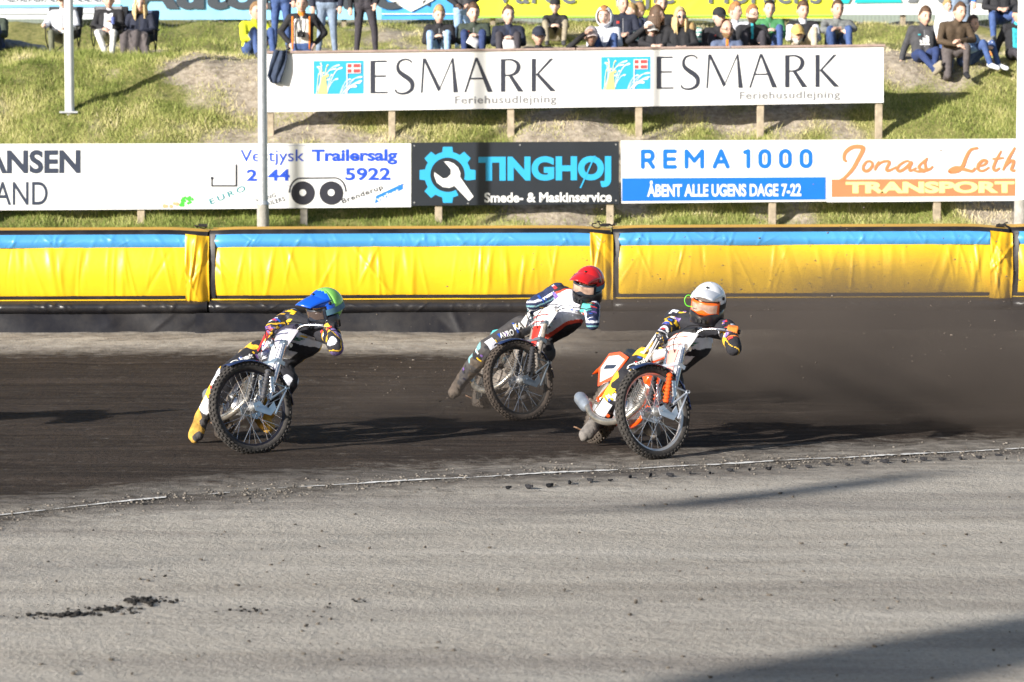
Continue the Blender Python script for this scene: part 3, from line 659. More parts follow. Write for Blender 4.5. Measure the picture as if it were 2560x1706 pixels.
# 3: black board, gear and wrench
b3 = board('advertising_board', ((1028.5, 357), (1547.5, 354), (1547.5, 510), (1028.5, 515)), DL, 'black board with cyan gear, white wrench and the word TINGHØJ', (1096, 1526), M('board_black', (.022, .026, .034), .35, 0, .1, 2), group='boards above the fence')
s3 = -.006; gc = (1119, 437.5); gear = []
for i in range(8):
    a0 = i * 45 - 90
    if i == 3: continue
    for da, r0, r1 in ((0, 50, 71),):
        pts = []
        for (r_, dg) in ((48, -17), (58, -13.5), (71, -9.5), (71, 9.5), (58, 13.5), (48, 17)): pts.append((gc[0] + r_ * math.cos(R(a0 + dg)), gc[1] + r_ * math.sin(R(a0 + dg))))
        gear.append(pts)
gear += stroke(arc(gc, 50.5, 50.5, 62, 375, 50), 15)
sheets_z('gear_print', gear, DL, CYAN, b3, 0, 0, .005)
wr = [(1110, 404), (1121, 404), (1134, 409), (1145, 419), (1151, 433), (1150, 443), (1184, 492), (1172, 503), (1136, 465), (1124, 470), (1107, 468), (1092, 457), (1086, 441), (1086, 431), (1108, 447), (1118, 445), (1127, 436), (1127, 424)]
sheet('wrench_print', [wr], DL, WHITE, b3, lift=.008)
sheets_z('slash_print', [[(1449, 470.5), (1453, 470.5), (1489, 390), (1485, 390)]], DL, CYAN, b3, 0, 0, .009)
lettering('TINGHOJ', (1196, 392, 1528, 470), DL, CYAN, b3, bold=.052, slope=s3, space=1.02)
lettering('Smede- & Maskinservice', (1211, 482, 1529, 507), DL, WHITE, b3, bold=.028, slope=s3)
for bx_, by_ in ((1036, 365), (1036, 507), (1540, 362), (1540, 502), (1300, 363), (1170, 509), (1420, 506)):
    m = MB(); q = P(bx_, by_, DL); m.lathe([(0, -.012), (.012, -.010), (.014, 0)], q, (0, 1, 0), 8); m.build('screw', paint('screw', (.3, .3, .3)), b3)
# 4: rounded blue letters
b4 = board('advertising_board', ((1552, 352), (2066, 350), (2066, 504), (1554, 509)), DL, 'white and blue board with the words REMA 1000 and opening hours', (1933,), group='boards above the fence')
s4 = -.004
def rema(x0, y0, h, k):
    A = lambda *p: [(x0 + x * k, y0 + y * h) for x, y in p]; B = lambda c, rx, ry, a, b, n=9: [(x0 + k * (c[0] + rx * math.cos(R(a + (b - a) * i / n))), y0 + h * (c[1] + ry * math.sin(R(a + (b - a) * i / n)))) for i in range(n + 1)]
    L = []
    L += [A((0, 0), (0, 1)), A((0, 0), (16, 0)) + B((16, .28), 8, .28, -90, 90) + A((0, .56)), A((14, .56), (25, 1))]
    L += [A((54, 0), (54, 1)), A((54, 0), (78, 0)), A((54, .5), (76, .5)), A((54, 1), (78, 1))]
    L += [A((106, 1), (106, 0), (125, .62), (144, 0), (144, 1))]
    L += [A((174, 1), (190, 0), (206, 1)), A((180, .68), (200, .68))]
    L += [A((248, .08), (256, 0), (256, 1))]
    for o in (286, 336, 386): L += [B((o + 10, .3), 11, .3, 180, 360) + B((o + 10, .7), 11, .3, 0, 180) + A((o - 1, .3))]
    return L
strokes_ = rema(1607, 379, 39, 1.03)
for w_, mt, lf, nm in ((22, paint('pinkline', S(225, 120, 120)), .003, 'red_outline'), (19.6, WHITE, .006, 'white_outline'), (10.3, RBLUE, .010, 'letter')):
    for g0, g1 in ((0, 3), (3, 7), (7, 8), (8, 10), (10, 11), (11, 12), (12, 13), (13, 14)): sheets_z(nm, [q for s in strokes_[g0:g1] for q in rstroke(s, w_)], DL, mt, b4, s4, 1607, lf)
sheet('blue_field', [[(1555, 446), (2064, 443), (2064, 499.5), (1555, 503.5)]], DL, RBLUE, b4, lift=.005)
lettering('ÅBENT ALLE UGENS DAGE 7-22', (1618, 452, 2003, 493), DL, WHITE, b4, bold=.03, slope=s4, lift=.009)
# 5: script letters, orange band
b5 = board('advertising_board', ((2067, 350), (2581, 347), (2581, 502), (2067, 506)), DL, 'white board with salmon script Jonas Leth above an orange TRANSPORT band', (2346,), group='boards above the fence')
zs = lambda pts: [(1800 + x / 3.016, 340 + y / 3.016) for x, y in pts]
def brush(pts, w0=6, w1=None):
    c = catmull([Vector(p) for p in zs(pts)], 6); n_ = len(c); return stroke([(p.x, p.y) for p in c], [w0 * (.55 + .45 * math.sin(math.pi * (i + .5) / n_)) for i in range(n_)])
scr = []
for pts, w in (([(955, 195), (935, 175), (945, 125), (1000, 85), (1070, 85), (1075, 110), (1045, 170), (1000, 250), (940, 315), (905, 335)], 8.5), ([(1140, 190), (1105, 195), (1080, 230), (1085, 260), (1115, 262), (1145, 230), (1145, 200), (1125, 195)], 6.5),
             ([(1200, 190), (1180, 225), (1165, 262)], 6), ([(1172, 240), (1215, 200), (1262, 190), (1275, 205), (1255, 245), (1262, 264), (1300, 250), (1330, 232)], 6),
             ([(1440, 198), (1405, 190), (1355, 218), (1335, 252), (1355, 266), (1400, 240), (1445, 198), (1428, 240), (1432, 264), (1480, 240)], 6), ([(1565, 165), (1510, 215), (1500, 240), (1530, 262), (1490, 268), (1460, 262)], 6), ([(1560, 170), (1545, 205), (1550, 250), (1525, 268), (1580, 250), (1605, 228)], 6),
             ([(1945, 90), (1890, 105), (1855, 160), (1830, 225), (1790, 262), (1730, 268), (1780, 240), (1850, 255), (1900, 265), (1925, 240)], 8), ([(1955, 230), (1995, 215), (2010, 190), (1980, 185), (1945, 220), (1950, 258), (1985, 262), (2030, 235)], 6), ([(2120, 110), (2080, 185), (2060, 240), (2075, 262), (2110, 240)], 6), ([(2050, 175), (2140, 165)], 4.5),
             ([(2225, 85), (2175, 170), (2130, 262)], 6), ([(2150, 230), (2190, 190), (2215, 190), (2205, 225), (2195, 255), (2220, 262), (2250, 245)], 6)): scr += brush(pts, w * 1.3)
sheets_z('lettering', scr, DL, SALMON, b5, 0, 0, .009)
sheet('orange_band', [[(2079, 449), (2575, 446), (2575, 490), (2079, 493)]], DL, paint('orangeband', S(222, 125, 85)), b5, lift=.005)
lettering('TRANSPORT', (2114, 455, 2536, 484), DL, CREAM, b5, bold=.05, slope=-.003, lift=.008)
b6 = board('advertising_board', ((2582, 346), (3090, 343), (3090, 498), (2582, 501)), DL, 'white board with a pink field, next after the board with the orange band', (2760,), group='boards above the fence')
sheet('pink_field', [[(2560 + 26, 440), (3060, 437), (3060, 485), (2586, 488)]], DL, paint('pink', S(225, 95, 130)), b6, lift=.005)

# ---------------------------------------------------------------- masts
STEEL = M('galvanised', (.52, .54, .57), .42, .55, .12, 20, .1, 60); CONC = M('concrete_sleeve', (.36, .34, .31), .9, 0, .2, 12, .4, 40); WPAINT = M('white_pole', (.78, .79, .80), .35, 0, .06, 10)
def mast(px, d, label, r0, r1, h, concrete=None, plate=False, mat=STEEL, py=None):
    q = P(px, 440, d); z0 = zb(q.x, d) if py is None else G(px, py, 40).z
    root = empty('mast', (q.x, d, z0), label, 'pole'); b = MB(); b.tube([(q.x, d, z0 - .2), (q.x, d, z0 + h * .45), (q.x, d, z0 + h * .52), (q.x, d, z0 + h)], [r0, r0 * .9, r1 * .62, r1 * .5], 20); b.build('pole', mat, root)
    if concrete:
        b = MB(); b.tube([(q.x, d, z0 - .2), (q.x, d, concrete)], [r0 * 1.22, r0 * 1.18], 20); b.build('sleeve', CONC, root)
        b = MB(); b.tube([(q.x, d, concrete), (q.x, d, concrete + .05)], [r0 * 1.26, r0 * 1.05], 20); b.build('collar', mat, root)
    if plate:
        b = MB(); b.box((q.x, d, z0 + .012), (.30, .24, .03)); b.build('base_plate', STEEL, root)
    b = MB(); b.lathe([(r1 * .6, 0), (r1 * .6, .05), (0, .09)], (q.x, d, z0 + h), (0, 0, 1), 16); b.build('cap', mat, root)
    return root
g = G(176, 283, 42)
mast(176, g.y, 'white flagpole on the grassy slope in front of the folding chairs', .078, .06, 9, plate=True, mat=WPAINT, py=283)
mast(657, 38.2, 'grey steel mast standing before the trailer board', .072, .055, 9, concrete=P(657, 512, 38.2).z)
mast(-1197, 33.0, 'grey steel mast added unseen behind the fence, well beyond the left edge, for its shadow', .085, .12, 11)  # out of view, added for the shadow band across the trailer board
mast(2553, 38.2, 'pale steel mast at the right edge before the orange TRANSPORT band', .080, .062, 9, concrete=P(2550, 500, 38.2).z, mat=WPAINT)
box_ = MB(); q = P(668, 495, 38.1); box_.box((q.x, 38.06, q.z), (.03, .03, .16)); 
# ---------------------------------------------------------------- top fence with banners
DB = 58.6
fence = empty('wire_fence', (0, DB + .12, float(zt(0, DB))), 'wire mesh fence on wooden posts along the top of the bank', 'fence')
for i, px in enumerate((-60, 250, 553, 860, 1232, 1560, 1880, 2258, 2600)):
    q = P(px, 60, DB + .1); z0 = zb(q.x, DB + .1) - .2; m = MB(); m.box((q.x, DB + .16, z0 + .9), (.11, .10, 1.9)); m.build('post', WOODP, fence, smooth=False, bevel=.006)
wm = MB(); xs0, xs1 = P(-80, 60, DB).x, P(2640, 60, DB).x; zlo = lambda x: zb(x, DB + .05) - .03; s_ = .085
k = 0; x = xs0
while x < xs1:
    for dr in (1, -1):
        z_ = float(zt(x, DB)) - .05; pts = [(x + (s_ / 2 if j % 2 else 0) * 1, DB + .08 + dr * .003, z_ + j * s_ * .6) for j in range(13)]
        if dr < 0: pts = [(p[0] + (s_ / 2 if j % 2 == 0 else -s_ / 2), p[1], p[2]) for j, p in enumerate(pts)]
        wm.tube(pts, .0030, 3, cap=False)
    x += s_
wm.build('wire_mesh', M('wire', (.22, .22, .21), .5, .6, .1, 10), fence)
def banner(x0, x1, y1, mat, label, seed, top=-90):
    rr = random.Random(seed); a, b = P(x0, y1, DB), P(x1, y1, DB); zt_ = P(x0, top, DB).z; root = empty('banner', ((a.x + b.x) / 2, DB, a.z), label, 'banner', 'banners hung along the top fence')
    xs = np.linspace(a.x, b.x, max(20, int((b.x - a.x) * 18))); t = np.linspace(0, 1, 20); Xg, T = np.meshgrid(xs, t)
    Zg = a.z + (b.z - a.z) * (Xg - a.x) / (b.x - a.x); Zg = Zg + (zt_ - a.z) * T; Yg = DB + .02 + .006 * np.sin(Xg * 3 + seed) * np.cos(T * 4) - fold_field(folds(rr, int((b.x - a.x) * 2.2), a.x, b.x, .008, .5, (.02, .06)), Xg, T)
    gridmesh('cloth', Xg, Yg, Zg, mat, root); return root
n1 = banner(-40, 300, 48, M('banner_white', (.74, .77, .82), .55, 0, .06, 3), 'white banner with a pale blue stripe behind the folding chairs', 1)
sheet('blue_stripe', [[(-40, 12), (300, 10), (300, 18), (-40, 20)]], DB, PALEB, n1, lift=.022)
lettering('FESTER BRYGGERI OG G...', (8, -14, 262, 4), DB, NAVY, n1, lift=.022, bold=.01)
sheet('grey_stripe', [[(-40, 31), (300, 29), (300, 34), (-40, 36)]], DB, paint('greystripe', (.5, .53, .58)), n1, lift=.022)
n2 = banner(300.8, 953, 49, M('banner_sky', S(140, 205, 240), .55, 0, .08, 2), 'light blue banner with the big dark letters Autose', 2)
lettering('Autoservice', (327, -58, 1075, 24), DB, paint('charcoal2', (.045, .055, .07)), n2, bold=.045, lift=.022)
n3 = banner(953.8, 1163, 49, M('banner_blue', S(70, 160, 235), .55, 0, .12, 1.5), 'blue banner with a white shield and round emblem', 3)
sheet('shield', [[(968, -60), (1090, -60), (1085, 0), (1028, 30), (972, 0)]], DB, WHITE, n3, lift=.022)
sheets_z('emblem', stroke(arc((1024, 0), 16, 16, 0, 360, 24), 2.2) + stroke(arc((1024, 0), 11, 11, 0, 360, 20), 1.5) + stroke([(1014, 6), (1024, 3), (1034, 6)], 2) + stroke([(1014, 0), (1034, 0)], 2), DB, paint('emblemgrey', (.25, .28, .32)), n3, lift=.0225)
sheet('white_stripe', [[(954, 34), (1162, 34), (1162, 36.5), (954, 36.5)]], DB, WHITE, n3, lift=.022)
n4 = banner(1164, 2083, 46, M('banner_lime', S(232, 232, 60), .55, 0, .07, 1.5), 'yellow banner with the grey words Varde Vejle Horsens', 4)
lettering('Varde - Vejle - Horsens', (1236, -42, 2052, 26), DB, paint('greyprint', (.13, .14, .16)), n4, bold=.012, lift=.022, space=1.04)
sheet('green_hem', [[(1164, 40), (2083, 36), (2083, 41), (1164, 45)]], DB, paint('greenhem', S(160, 215, 90)), n4, lift=.022)
n5 = banner(2084, 2700, 37, M('banner_plain', (.77, .78, .80), .55, 0, .05, 2), 'white banner with turquoise slanted shapes near the right edge', 5)
sheet('turquoise_shape', [[(2122, -60), (2160, -60), (2121, 9), (2096, 9)], [(2165, -60), (2220, -60), (2255, 7), (2135, 8)]], DB, paint('turq', S(30, 180, 185)), n5, lift=.022)
lettering('AA', (2268, -70, 2460, 7), DB, paint('greyprint2', (.16, .17, .19)), n5, bold=.03, lift=.022)
# ================================================================== speedway motorcycles
CHROME = M('bright_alloy', (.68, .68, .70), .22, 1, .1, 20, .12, 60); ALLOY = M('cast_alloy', (.55, .54, .53), .38, .85, .2, 25, .3, 90); BLK = M('black_parts', (.015, .015, .017), .45, 0, .3, 20, .1, 60)
RUBBER = M('tyre_rubber', (.045, .040, .037), .88, 0, .35, 40, .3, 150); RUBMUD = M('muddy_rubber', (.085, .068, .056), .95, 0, .4, 30, .4, 120); GRIME = M('grimy_metal', (.25, .215, .185), .7, .3, .35, 30, .4, 90); STEELP = M('spoke_steel', (.72, .72, .74), .25, .9, .05, 10)
PIPE = M('exhaust_steel', (.50, .46, .40), .35, .8, .3, 14, .1, 60); MUFF = M('muffler_grey', (.30, .34, .40), .4, .5, .2, 12)
def wheel(MBm, R_, tw, name, root, rim_mat, tyre_mat, hub_r=.035, knob=True, spokes=32, c=(0, 0, 0), seed=0):
    """wheel about the local y axis at c"""
    c = Vector(c); w = bpy.data.objects.new(name, None); w.matrix_world = MBm @ Matrix.Translation(c); COL.objects.link(w)
    w.parent = root; w.matrix_parent_inverse = WM(root).inverted(); w.matrix_basis = MBm @ Matrix.Translation(c)
    rt = tw / 2; r0 = R_ - rt * .95
    m = MB(MBm); prof = []
    for i in range(14):
        a = math.pi * 2 * i / 14; prof.append((r0 + rt * math.cos(a) * .92, rt * math.sin(a)))
    m.lathe(prof, c, (0, 1, 0), 72, close=True)
    if knob:
        rr = random.Random(seed); nk = int(2 * math.pi * R_ / .040)
        for i in range(nk):
            for row, (ph, hgt, kw) in enumerate(((0, .013, .020), (.62, .012, .016), (-.62, .012, .016), (1.15, .010, .013), (-1.15, .010, .013))):
                a = 2 * math.pi * (i + (.5 if row in (1, 2) else 0)) / nk; rad = Vector((math.cos(a), 0, math.sin(a))); tan = Vector((-math.sin(a), 0, math.cos(a))); ax = Vector((0, 1, 0))
                out = rad * math.cos(ph) + ax * math.sin(ph); sid = ax * math.cos(ph) - rad * math.sin(ph)
                p = c + rad * r0 + (rad * math.cos(ph) * .92 + ax * math.sin(ph)) * rt; mm = Matrix((tan, sid, out)).transposed()
                m.box(p + out * hgt * .2, (.019, kw, hgt), mm)
    m.build('tyre', tyre_mat, w, angle=50)
    m = MB(MBm); ri = R_ - tw * .93; m.lathe([(ri + .012, -tw * .36), (ri + .014, -tw * .30), (ri - .002, -tw * .24), (ri - .012, -tw * .1), (ri - .012, tw * .1), (ri - .002, tw * .24), (ri + .014, tw * .30), (ri + .012, tw * .36), (ri + .004, tw * .2), (ri + .004, -tw * .2)], c, (0, 1, 0), 72, close=True); m.build('rim', rim_mat, w)
    m = MB(MBm); m.lathe([(.012, -.075), (.02, -.07), (.042, -.055), (.044, -.045), (.022, -.038), (.020, .038), (.044, .045), (.042, .055), (.02, .07), (.012, .075)], c, (0, 1, 0), 20); m.build('hub', ALLOY, w)
    m = MB(MBm)
    for i in range(spokes):
        a = 2 * math.pi * i / spokes; s = 1 if i % 2 else -1; da = (.42 if (i // 2) % 2 else -.42)
        h = c + Vector((.042 * math.cos(a + da * 3), s * .048, .042 * math.sin(a + da * 3))); t_ = c + Vector(((ri - .008) * math.cos(a), s * .006, (ri - .008) * math.sin(a))); m.tube([h, t_], .0022, 5, cap=False)
    m.build('spokes', STEELP, w); return w

def make_bike(name, label, front_px, heading, lean, steer, pal):
    """rear = ground contact of the rear wheel; heading from 'towards the camera', to image right"""
    h = R(heading); RR, FR = .33, .347; WB = 1.30; rake = R(22)
    head = Vector((1.08, 0, .77)); ax = Vector((-math.sin(rake), 0, math.cos(rake))); faxle = Vector((1.30, 0, .36))
    ST = Matrix.Translation(head) @ Matrix.Rotation(-R(steer), 4, ax) @ Matrix.Translation(-head)
    front = G(*front_px); rear = Vector((front.x - math.sin(h), front.y + math.cos(h), 0))
    for it in range(4):
        base = Matrix.Translation(rear) @ Matrix.Rotation(-math.pi / 2 + h, 4, 'Z') @ Matrix.Rotation(-R(lean), 4, 'X')
        B = base
        for _ in range(5):
            n = B.to_3x3() @ Vector((0, 1, 0)); zz = (B @ Vector((0, 0, RR))).z - RR * math.sqrt(1 - n.z ** 2); B = Matrix.Translation((0, 0, .006 - zz)) @ B
            Mx = B @ ST; n = Mx.to_3x3() @ Vector((0, 1, 0)); zz = (Mx @ faxle).z - FR * math.sqrt(1 - n.z ** 2); B = B @ Matrix.Translation((0, 0, RR)) @ Matrix.Rotation((zz - .008) / WB, 4, 'Y') @ Matrix.Translation((0, 0, -RR))
        Fm = B @ ST; n = (Fm.to_3x3() @ Vector((0, 1, 0))).normalized(); dn = (Vector((0, 0, -1)) - n * -n.z).normalized(); ct = Fm @ faxle + dn * FR
        rear += Vector((front.x - ct.x, front.y - ct.y, 0))
    root = empty(name, B @ Vector((.6, 0, 0)), label, 'motorcycle', 'racing motorcycles sliding through the bend')
    fw = wheel(Fm, FR, .068, 'front_wheel', root, pal['rim'], pal.get('tyre', RUBBER), c=faxle, seed=1); fw['label'] = pal['wheel_label']
    wheel(B, RR, .095, 'rear_wheel', root, pal['rim'], RUBMUD, c=(0, 0, RR), seed=2)
    up = ax; fwd = Vector((math.cos(rake), 0, math.sin(rake)))
    # --- front fork: stanchions, springs, bottom links
    for s in (1, -1):
        y = .085 * s; m = MB(Fm); top = head + ax * .10 + fwd * .03; bot = faxle + ax * .10 - fwd * .075
        m.tube([top + Vector((0, y, 0)), bot + Vector((0, y, 0))], [.020, .018], 12); m.tube([top + Vector((0, y, 0)) - ax * .30, bot + Vector((0, y, 0)) + ax * .06], [.026, .026], 12)
        m.build('fork_leg', pal['fork'], root)
        m = MB(Fm); p0 = top + Vector((0, y, 0)) - ax * .26 + fwd * .045; p1 = faxle + Vector((0, y * 1.05, 0)) + ax * .08 - fwd * .02; n_ = 17
        m.tube([p0.lerp(p1, i / (n_ - 1)) for i in range(n_)], [.016 + .010 * (i % 2) for i in range(n_)], 10); m.build('damper_boot', pal['boot'] if s > 0 else DKF, root)
        m = MB(Fm); y2 = .104 * s
        m.plate([(-.035, .03), (.0, .045), (.04, .0), (.0, -.04), (-.13, -.01), (-.15, .06), (-.11, .10), (-.09, .03)], .008 * s, faxle + Vector((0, y2, 0)), fwd, ax)
        m.tube([bot + Vector((0, y2, 0)), bot + Vector((0, y2, 0)) - fwd * .09 + ax * .15, top + Vector((0, y2, 0)) - ax * .34 - fwd * .02], .010, 8)
        m.tube([bot + Vector((0, y2, 0)) - fwd * .09 + ax * .15, faxle + Vector((0, y2, 0)) - fwd * .16 + ax * .02], .009, 8); m.lathe([(.016, -.008), (.016, .012)], bot + Vector((0, y2, 0)) - fwd * .09 + ax * .15, (0, 1, 0), 12)
        m.build('fork_link', pal['link'], root)
    m = MB(Fm); m.tube([faxle + Vector((0, -.12, 0)), faxle + Vector((0, .12, 0))], .009, 8); m.build('axle', CHROME, root)
    m = MB(Fm)
    for k in (.10, -.06): m.box(head + ax * k + fwd * .015, (.075, .22, .028), Matrix((fwd, Vector((0, 1, 0)), ax)).transposed())
    m.build('fork_clamp', pal['link'], root)
    # --- handlebar
    hb = head + ax * .19; bar = [hb + Vector((0, 0, -.06)), hb + Vector((0, .10, -.02)), hb + Vector((-.02, .18, .05)), hb + Vector((-.10, .31, .05)), hb + Vector((-.20, .40, .03))]
    bar = [Vector((p.x, -p.y, p.z)) for p in bar[:0:-1]] + bar
    m = MB(Fm); m.tube(catmull(bar, 5), .012, 10); m.tube([hb + Vector((-.01, -.19, .06)), hb + Vector((-.01, .19, .06))], .008, 8); m.build('handlebar', CHROME, root)
    grips = []
    for s in (1, -1):
        a, b = hb + Vector((-.12, .327 * s, .047)), hb + Vector((-.205, .405 * s, .028)); n_ = 11
        m = MB(Fm); m.tube([a.lerp(b, i / (n_ - 1)) for i in range(n_)], [.016 + .002 * (i % 2) for i in range(n_)], 10); m.build('grip', pal.get('grip', BLK), root)
        m = MB(Fm); m.tube([hb + Vector((-.08, .26 * s, .05)), hb + Vector((-.05, .31 * s, .04)), hb + Vector((-.12, .40 * s, .02))], [.006, .006, .004], 6); m.build('lever', CHROME, root)
        grips.append((Fm @ a.lerp(b, .5), (Fm.to_3x3() @ (b - a)).normalized()))
    # --- front plate: a narrow shield from the bar to the mudguard
    m = MB(Fm); rows = []
    for t, wd, bul in ((0, .13, .06), (.12, .17, .075), (.3, .145, .08), (.5, .10, .08), (.75, .075, .07), (1, .06, .05)):
        ctr = hb + ax * .05 + fwd * bul + Vector((-.02, 0, 0)) - ax * (t * .36); row = [ctr + Vector((0, wd * q, 0)) - fwd * (.05 * q * q) for q in (-1, -.6, -.2, .2, .6, 1)]; rows.append(row)
    m.grid(rows); pl = m.build('front_plate', pal['plate'], root); sol = pl.modifiers.new('s', 'SOLIDIFY'); sol.thickness = .006
    m = MB(Fm); rws = [[p + fwd * .010 for p in row[1:5]] for row in rows[3:]]; m.grid(rws); q = m.build('plate_panel', pal['plate2'], pl)
    m = MB(Fm)
    for r_ in (0, 1, 2): m.tube([rows[r_][i] + fwd * .012 - ax * (.03 + .035 * k) for k in (0,) for i in (1, 2, 3, 4)], .004, 5)
    m.build('plate_stripe', pal['stripe'], pl)
    # --- handlebar pad
    m = MB(Fm); m.tube([hb + Vector((.0, -.15, .055)), hb + Vector((.005, 0, .06)), hb + Vector((.0, .15, .055))], [.020, .026, .020], 10); m.build('bar_pad', pal['pad'], root)
    # --- front mudguard: a short blade over the tyre
    m = MB(Fm); rows = []
    for i in range(12):
        a = R(52 + 118 * i / 11); rad = Vector((math.cos(a), 0, math.sin(a))); r_ = FR + .022 + .01 * (i == 0)
        rows.append([faxle + rad * (r_ - .018 * abs(q) ** 2) + Vector((0, .046 * q, 0)) for q in (-1, -.5, 0, .5, 1)])
    m.grid(rows); o = m.build('front_mudguard', pal['guard'], root); o.modifiers.new('s', 'SOLIDIFY').thickness = .004
    # --- frame
    def fr(pts, r, nm='frame_tube', mt=None):
        m = MB(B); m.tube(catmull([Vector(p) for p in pts], 5), r, 10); return m.build(nm, mt or pal['frame'], root)
    fr([head + ax * .06, head - ax * .10], .028, 'steering_head'); fr([(1.06, 0, .84), (.72, 0, .78), (.38, 0, .68), (.12, 0, .60)], .017)
    fr([(1.09, 0, .76), (1.0, 0, .52), (.92, 0, .28), (.75, 0, .20), (.45, 0, .20)], .017)
    for s in (1, -1): fr([(.46, .10 * s, .22), (.25, .11 * s, .26), (0, .10 * s, RR)], .013); fr([(.40, .07 * s, .66), (.2, .10 * s, .50), (0, .10 * s, RR)], .011)
    # --- engine: crankcase, finned barrel, head, covers
    m = MB(B); m.lathe([(0, -.09), (.10, -.088), (.125, -.07), (.13, 0), (.125, .07), (.10, .088), (0, .09)], (.70, 0, .30), (0, 1, 0), 28); m.box((.60, 0, .27), (.22, .15, .14)); m.build('crankcase', pal['case'], root, bevel=.01)
    m = MB(B); m.lathe([(0, .0), (.085, .0), (.09, .012), (.075, .03), (.03, .036), (0, .036)], (.70, -.09, .30), (0, -1, 0), 24); m.lathe([(0, 0), (.06, 0), (.06, .02), (.02, .03), (0, .03)], (.58, -.08, .30), (0, -1, 0), 20); m.build('engine_cover', pal['cover'], root)
    cyl = Vector((.34, 0, .94)).normalized(); m = MB(B); ctr = Vector((.74, 0, .40)); mm = Matrix((Vector((.94, 0, -.34)), Vector((0, 1, 0)), cyl)).transposed()
    for i in range(9): m.box(ctr + cyl * (.018 * i), (.17 - .004 * i, .165, .007), mm)
    m.tube([ctr, ctr + cyl * .16], .062, 16); m.build('barrel_fin', pal['case'], root)
    m = MB(B); m.box(ctr + cyl * .205, (.15, .17, .075), mm); m.box(ctr + cyl * .26, (.11, .14, .05), mm); m.build('cylinder_head', pal['headcol'], root, bevel=.015)
    m = MB(B); m.tube([(.60, .0, .52), (.50, 0, .50), (.44, 0, .49)], [.03, .032, .034], 12); m.lathe([(.0, 0), (.055, 0), (.06, .03), (.055, .10), (0, .11)], (.45, 0, .49), (-1, 0, -.1), 18); m.build('carburettor', ALLOY, root)
    # clutch disc and chain run
    m = MB(B); m.lathe([(0, .10), (.085, .10), (.088, .125), (.05, .135), (0, .135)], (.40, 0, .32), (0, 1, 0), 24); m.build('clutch', GRIME, root)
    m = MB(B); m.tube([(.70, .115, .36), (.40, .12, .41), (.0, .09, .40), (-.06, .09, RR), (.0, .09, .26), (.40, .12, .23)], .010, 6); m.build('chain', GRIME, root)
    m = MB(B); m.lathe([(.05, .085), (.11, .085), (.11, .09), (.05, .09)], (0, 0, RR), (0, 1, 0), 30, close=True); m.build('sprocket', ALLOY, root)
    # --- exhaust low along the right side, muffler behind
    m = MB(B); m.tube(catmull([Vector(p) for p in ((.84, -.02, .50), (.94, -.05, .40), (.90, -.11, .24), (.70, -.16, .16), (.40, -.19, .17), (.16, -.20, .24))], 6), [.026] * 30 + [.028], 12); m.build('exhaust_pipe', PIPE, root)
    m = MB(B); m.lathe([(.0, 0), (.028, 0), (.048, .04), (.052, .07), (.052, .25), (.042, .29), (.026, .295), (.022, .285), (0, .285)], (.20, -.20, .22), (-1, -.06, .22), 22); m.build('muffler', MUFF, root)
    # --- tank, seat, rear mudguard with side panel, dirt deflector
    m = MB(B); rows = []
    for x, z, w, hh in ((.98, .82, .02, .03), (.88, .83, .05, .06), (.74, .81, .062, .08), (.60, .77, .06, .07), (.50, .74, .04, .04)):
        rows.append([Vector((x, w * math.sin(a), z + hh * .5 * math.cos(a))) for a in [2 * math.pi * j / 12 for j in range(13)]])
    m.grid(rows); m.build('tank', pal['tank'], root)
    m = MB(B); rows = []
    for x, z, w in ((.56, .77, .05), (.46, .765, .09), (.30, .755, .11), (.14, .77, .11), (.04, .80, .09)): rows.append([Vector((x, w * q, z - .03 * q * q + (.0 if abs(q) < 1 else -.04))) for q in (-1, -.8, -.4, 0, .4, .8, 1)])
    m.grid(rows); o = m.build('seat', BLK, root); o.modifiers.new('s', 'SOLIDIFY').thickness = .03
    m = MB(B); rows = []
    for i in range(14):
        t = i / 13; x = .22 - .62 * t; z = .74 + .05 * math.sin(t * 2.2) - .22 * t ** 2.2; rows.append([Vector((x, (.085 + .03 * t) * q, z - .05 * q * q)) for q in (-1, -.5, 0, .5, 1)])
    m.grid(rows); o = m.build('rear_mudguard', pal['rear'], root); o.modifiers.new('s', 'SOLIDIFY').thickness = .005
    m = MB(B); m.plate([(.36, .70), (.10, .73), (-.16, .70), (-.24, .56), (-.05, .42), (.22, .50)], .006, (0, -.125, 0)); sp = m.build('side_panel', pal['rear'], root, smooth=False)
    m = MB(B); m.plate([(.30, .675), (.10, .70), (-.13, .675), (-.19, .57), (-.04, .455), (.19, .525)], .004, (0, -.128, 0)); m.build('panel_field', pal['panel'], sp, smooth=False)
    m = MB(B); m.plate([(.18, .62), (-.08, .60), (-.10, .565), (.14, .585)], .004, (0, -.1325, 0)); m.build('panel_stripe', NAVY, sp, smooth=False)
    m = MB(B); m.box((-.36, 0, .07), (.09, .12, .010)); m.tube([(-.36, .05, .15), (-.2, .10, .32), (0, .10, .34)], .007, 6); m.build('dirt_deflector', M('rusty_flap', (.22, .13, .08), .8, .1, .3, 20, .3, 60), root)
    for s in (-1, 1): m = MB(B); m.tube([(.28, .10 * s, .28), (.28, .24 * s, .28)], .012, 8); m.build('footpeg', GRIME, root)
    # control cables
    m = MB(Fm)
    for s in (1, -1): m.tube(catmull([hb + Vector((-.08, .26 * s, .05)), hb + Vector((.08, .16 * s, .07)), hb + Vector((.14, .05 * s, -.05)), hb + Vector((.02, .02 * s, -.25))], 6), .004, 5)
    m.build('cable', BLK, root)
    return root, B, Fm, grips
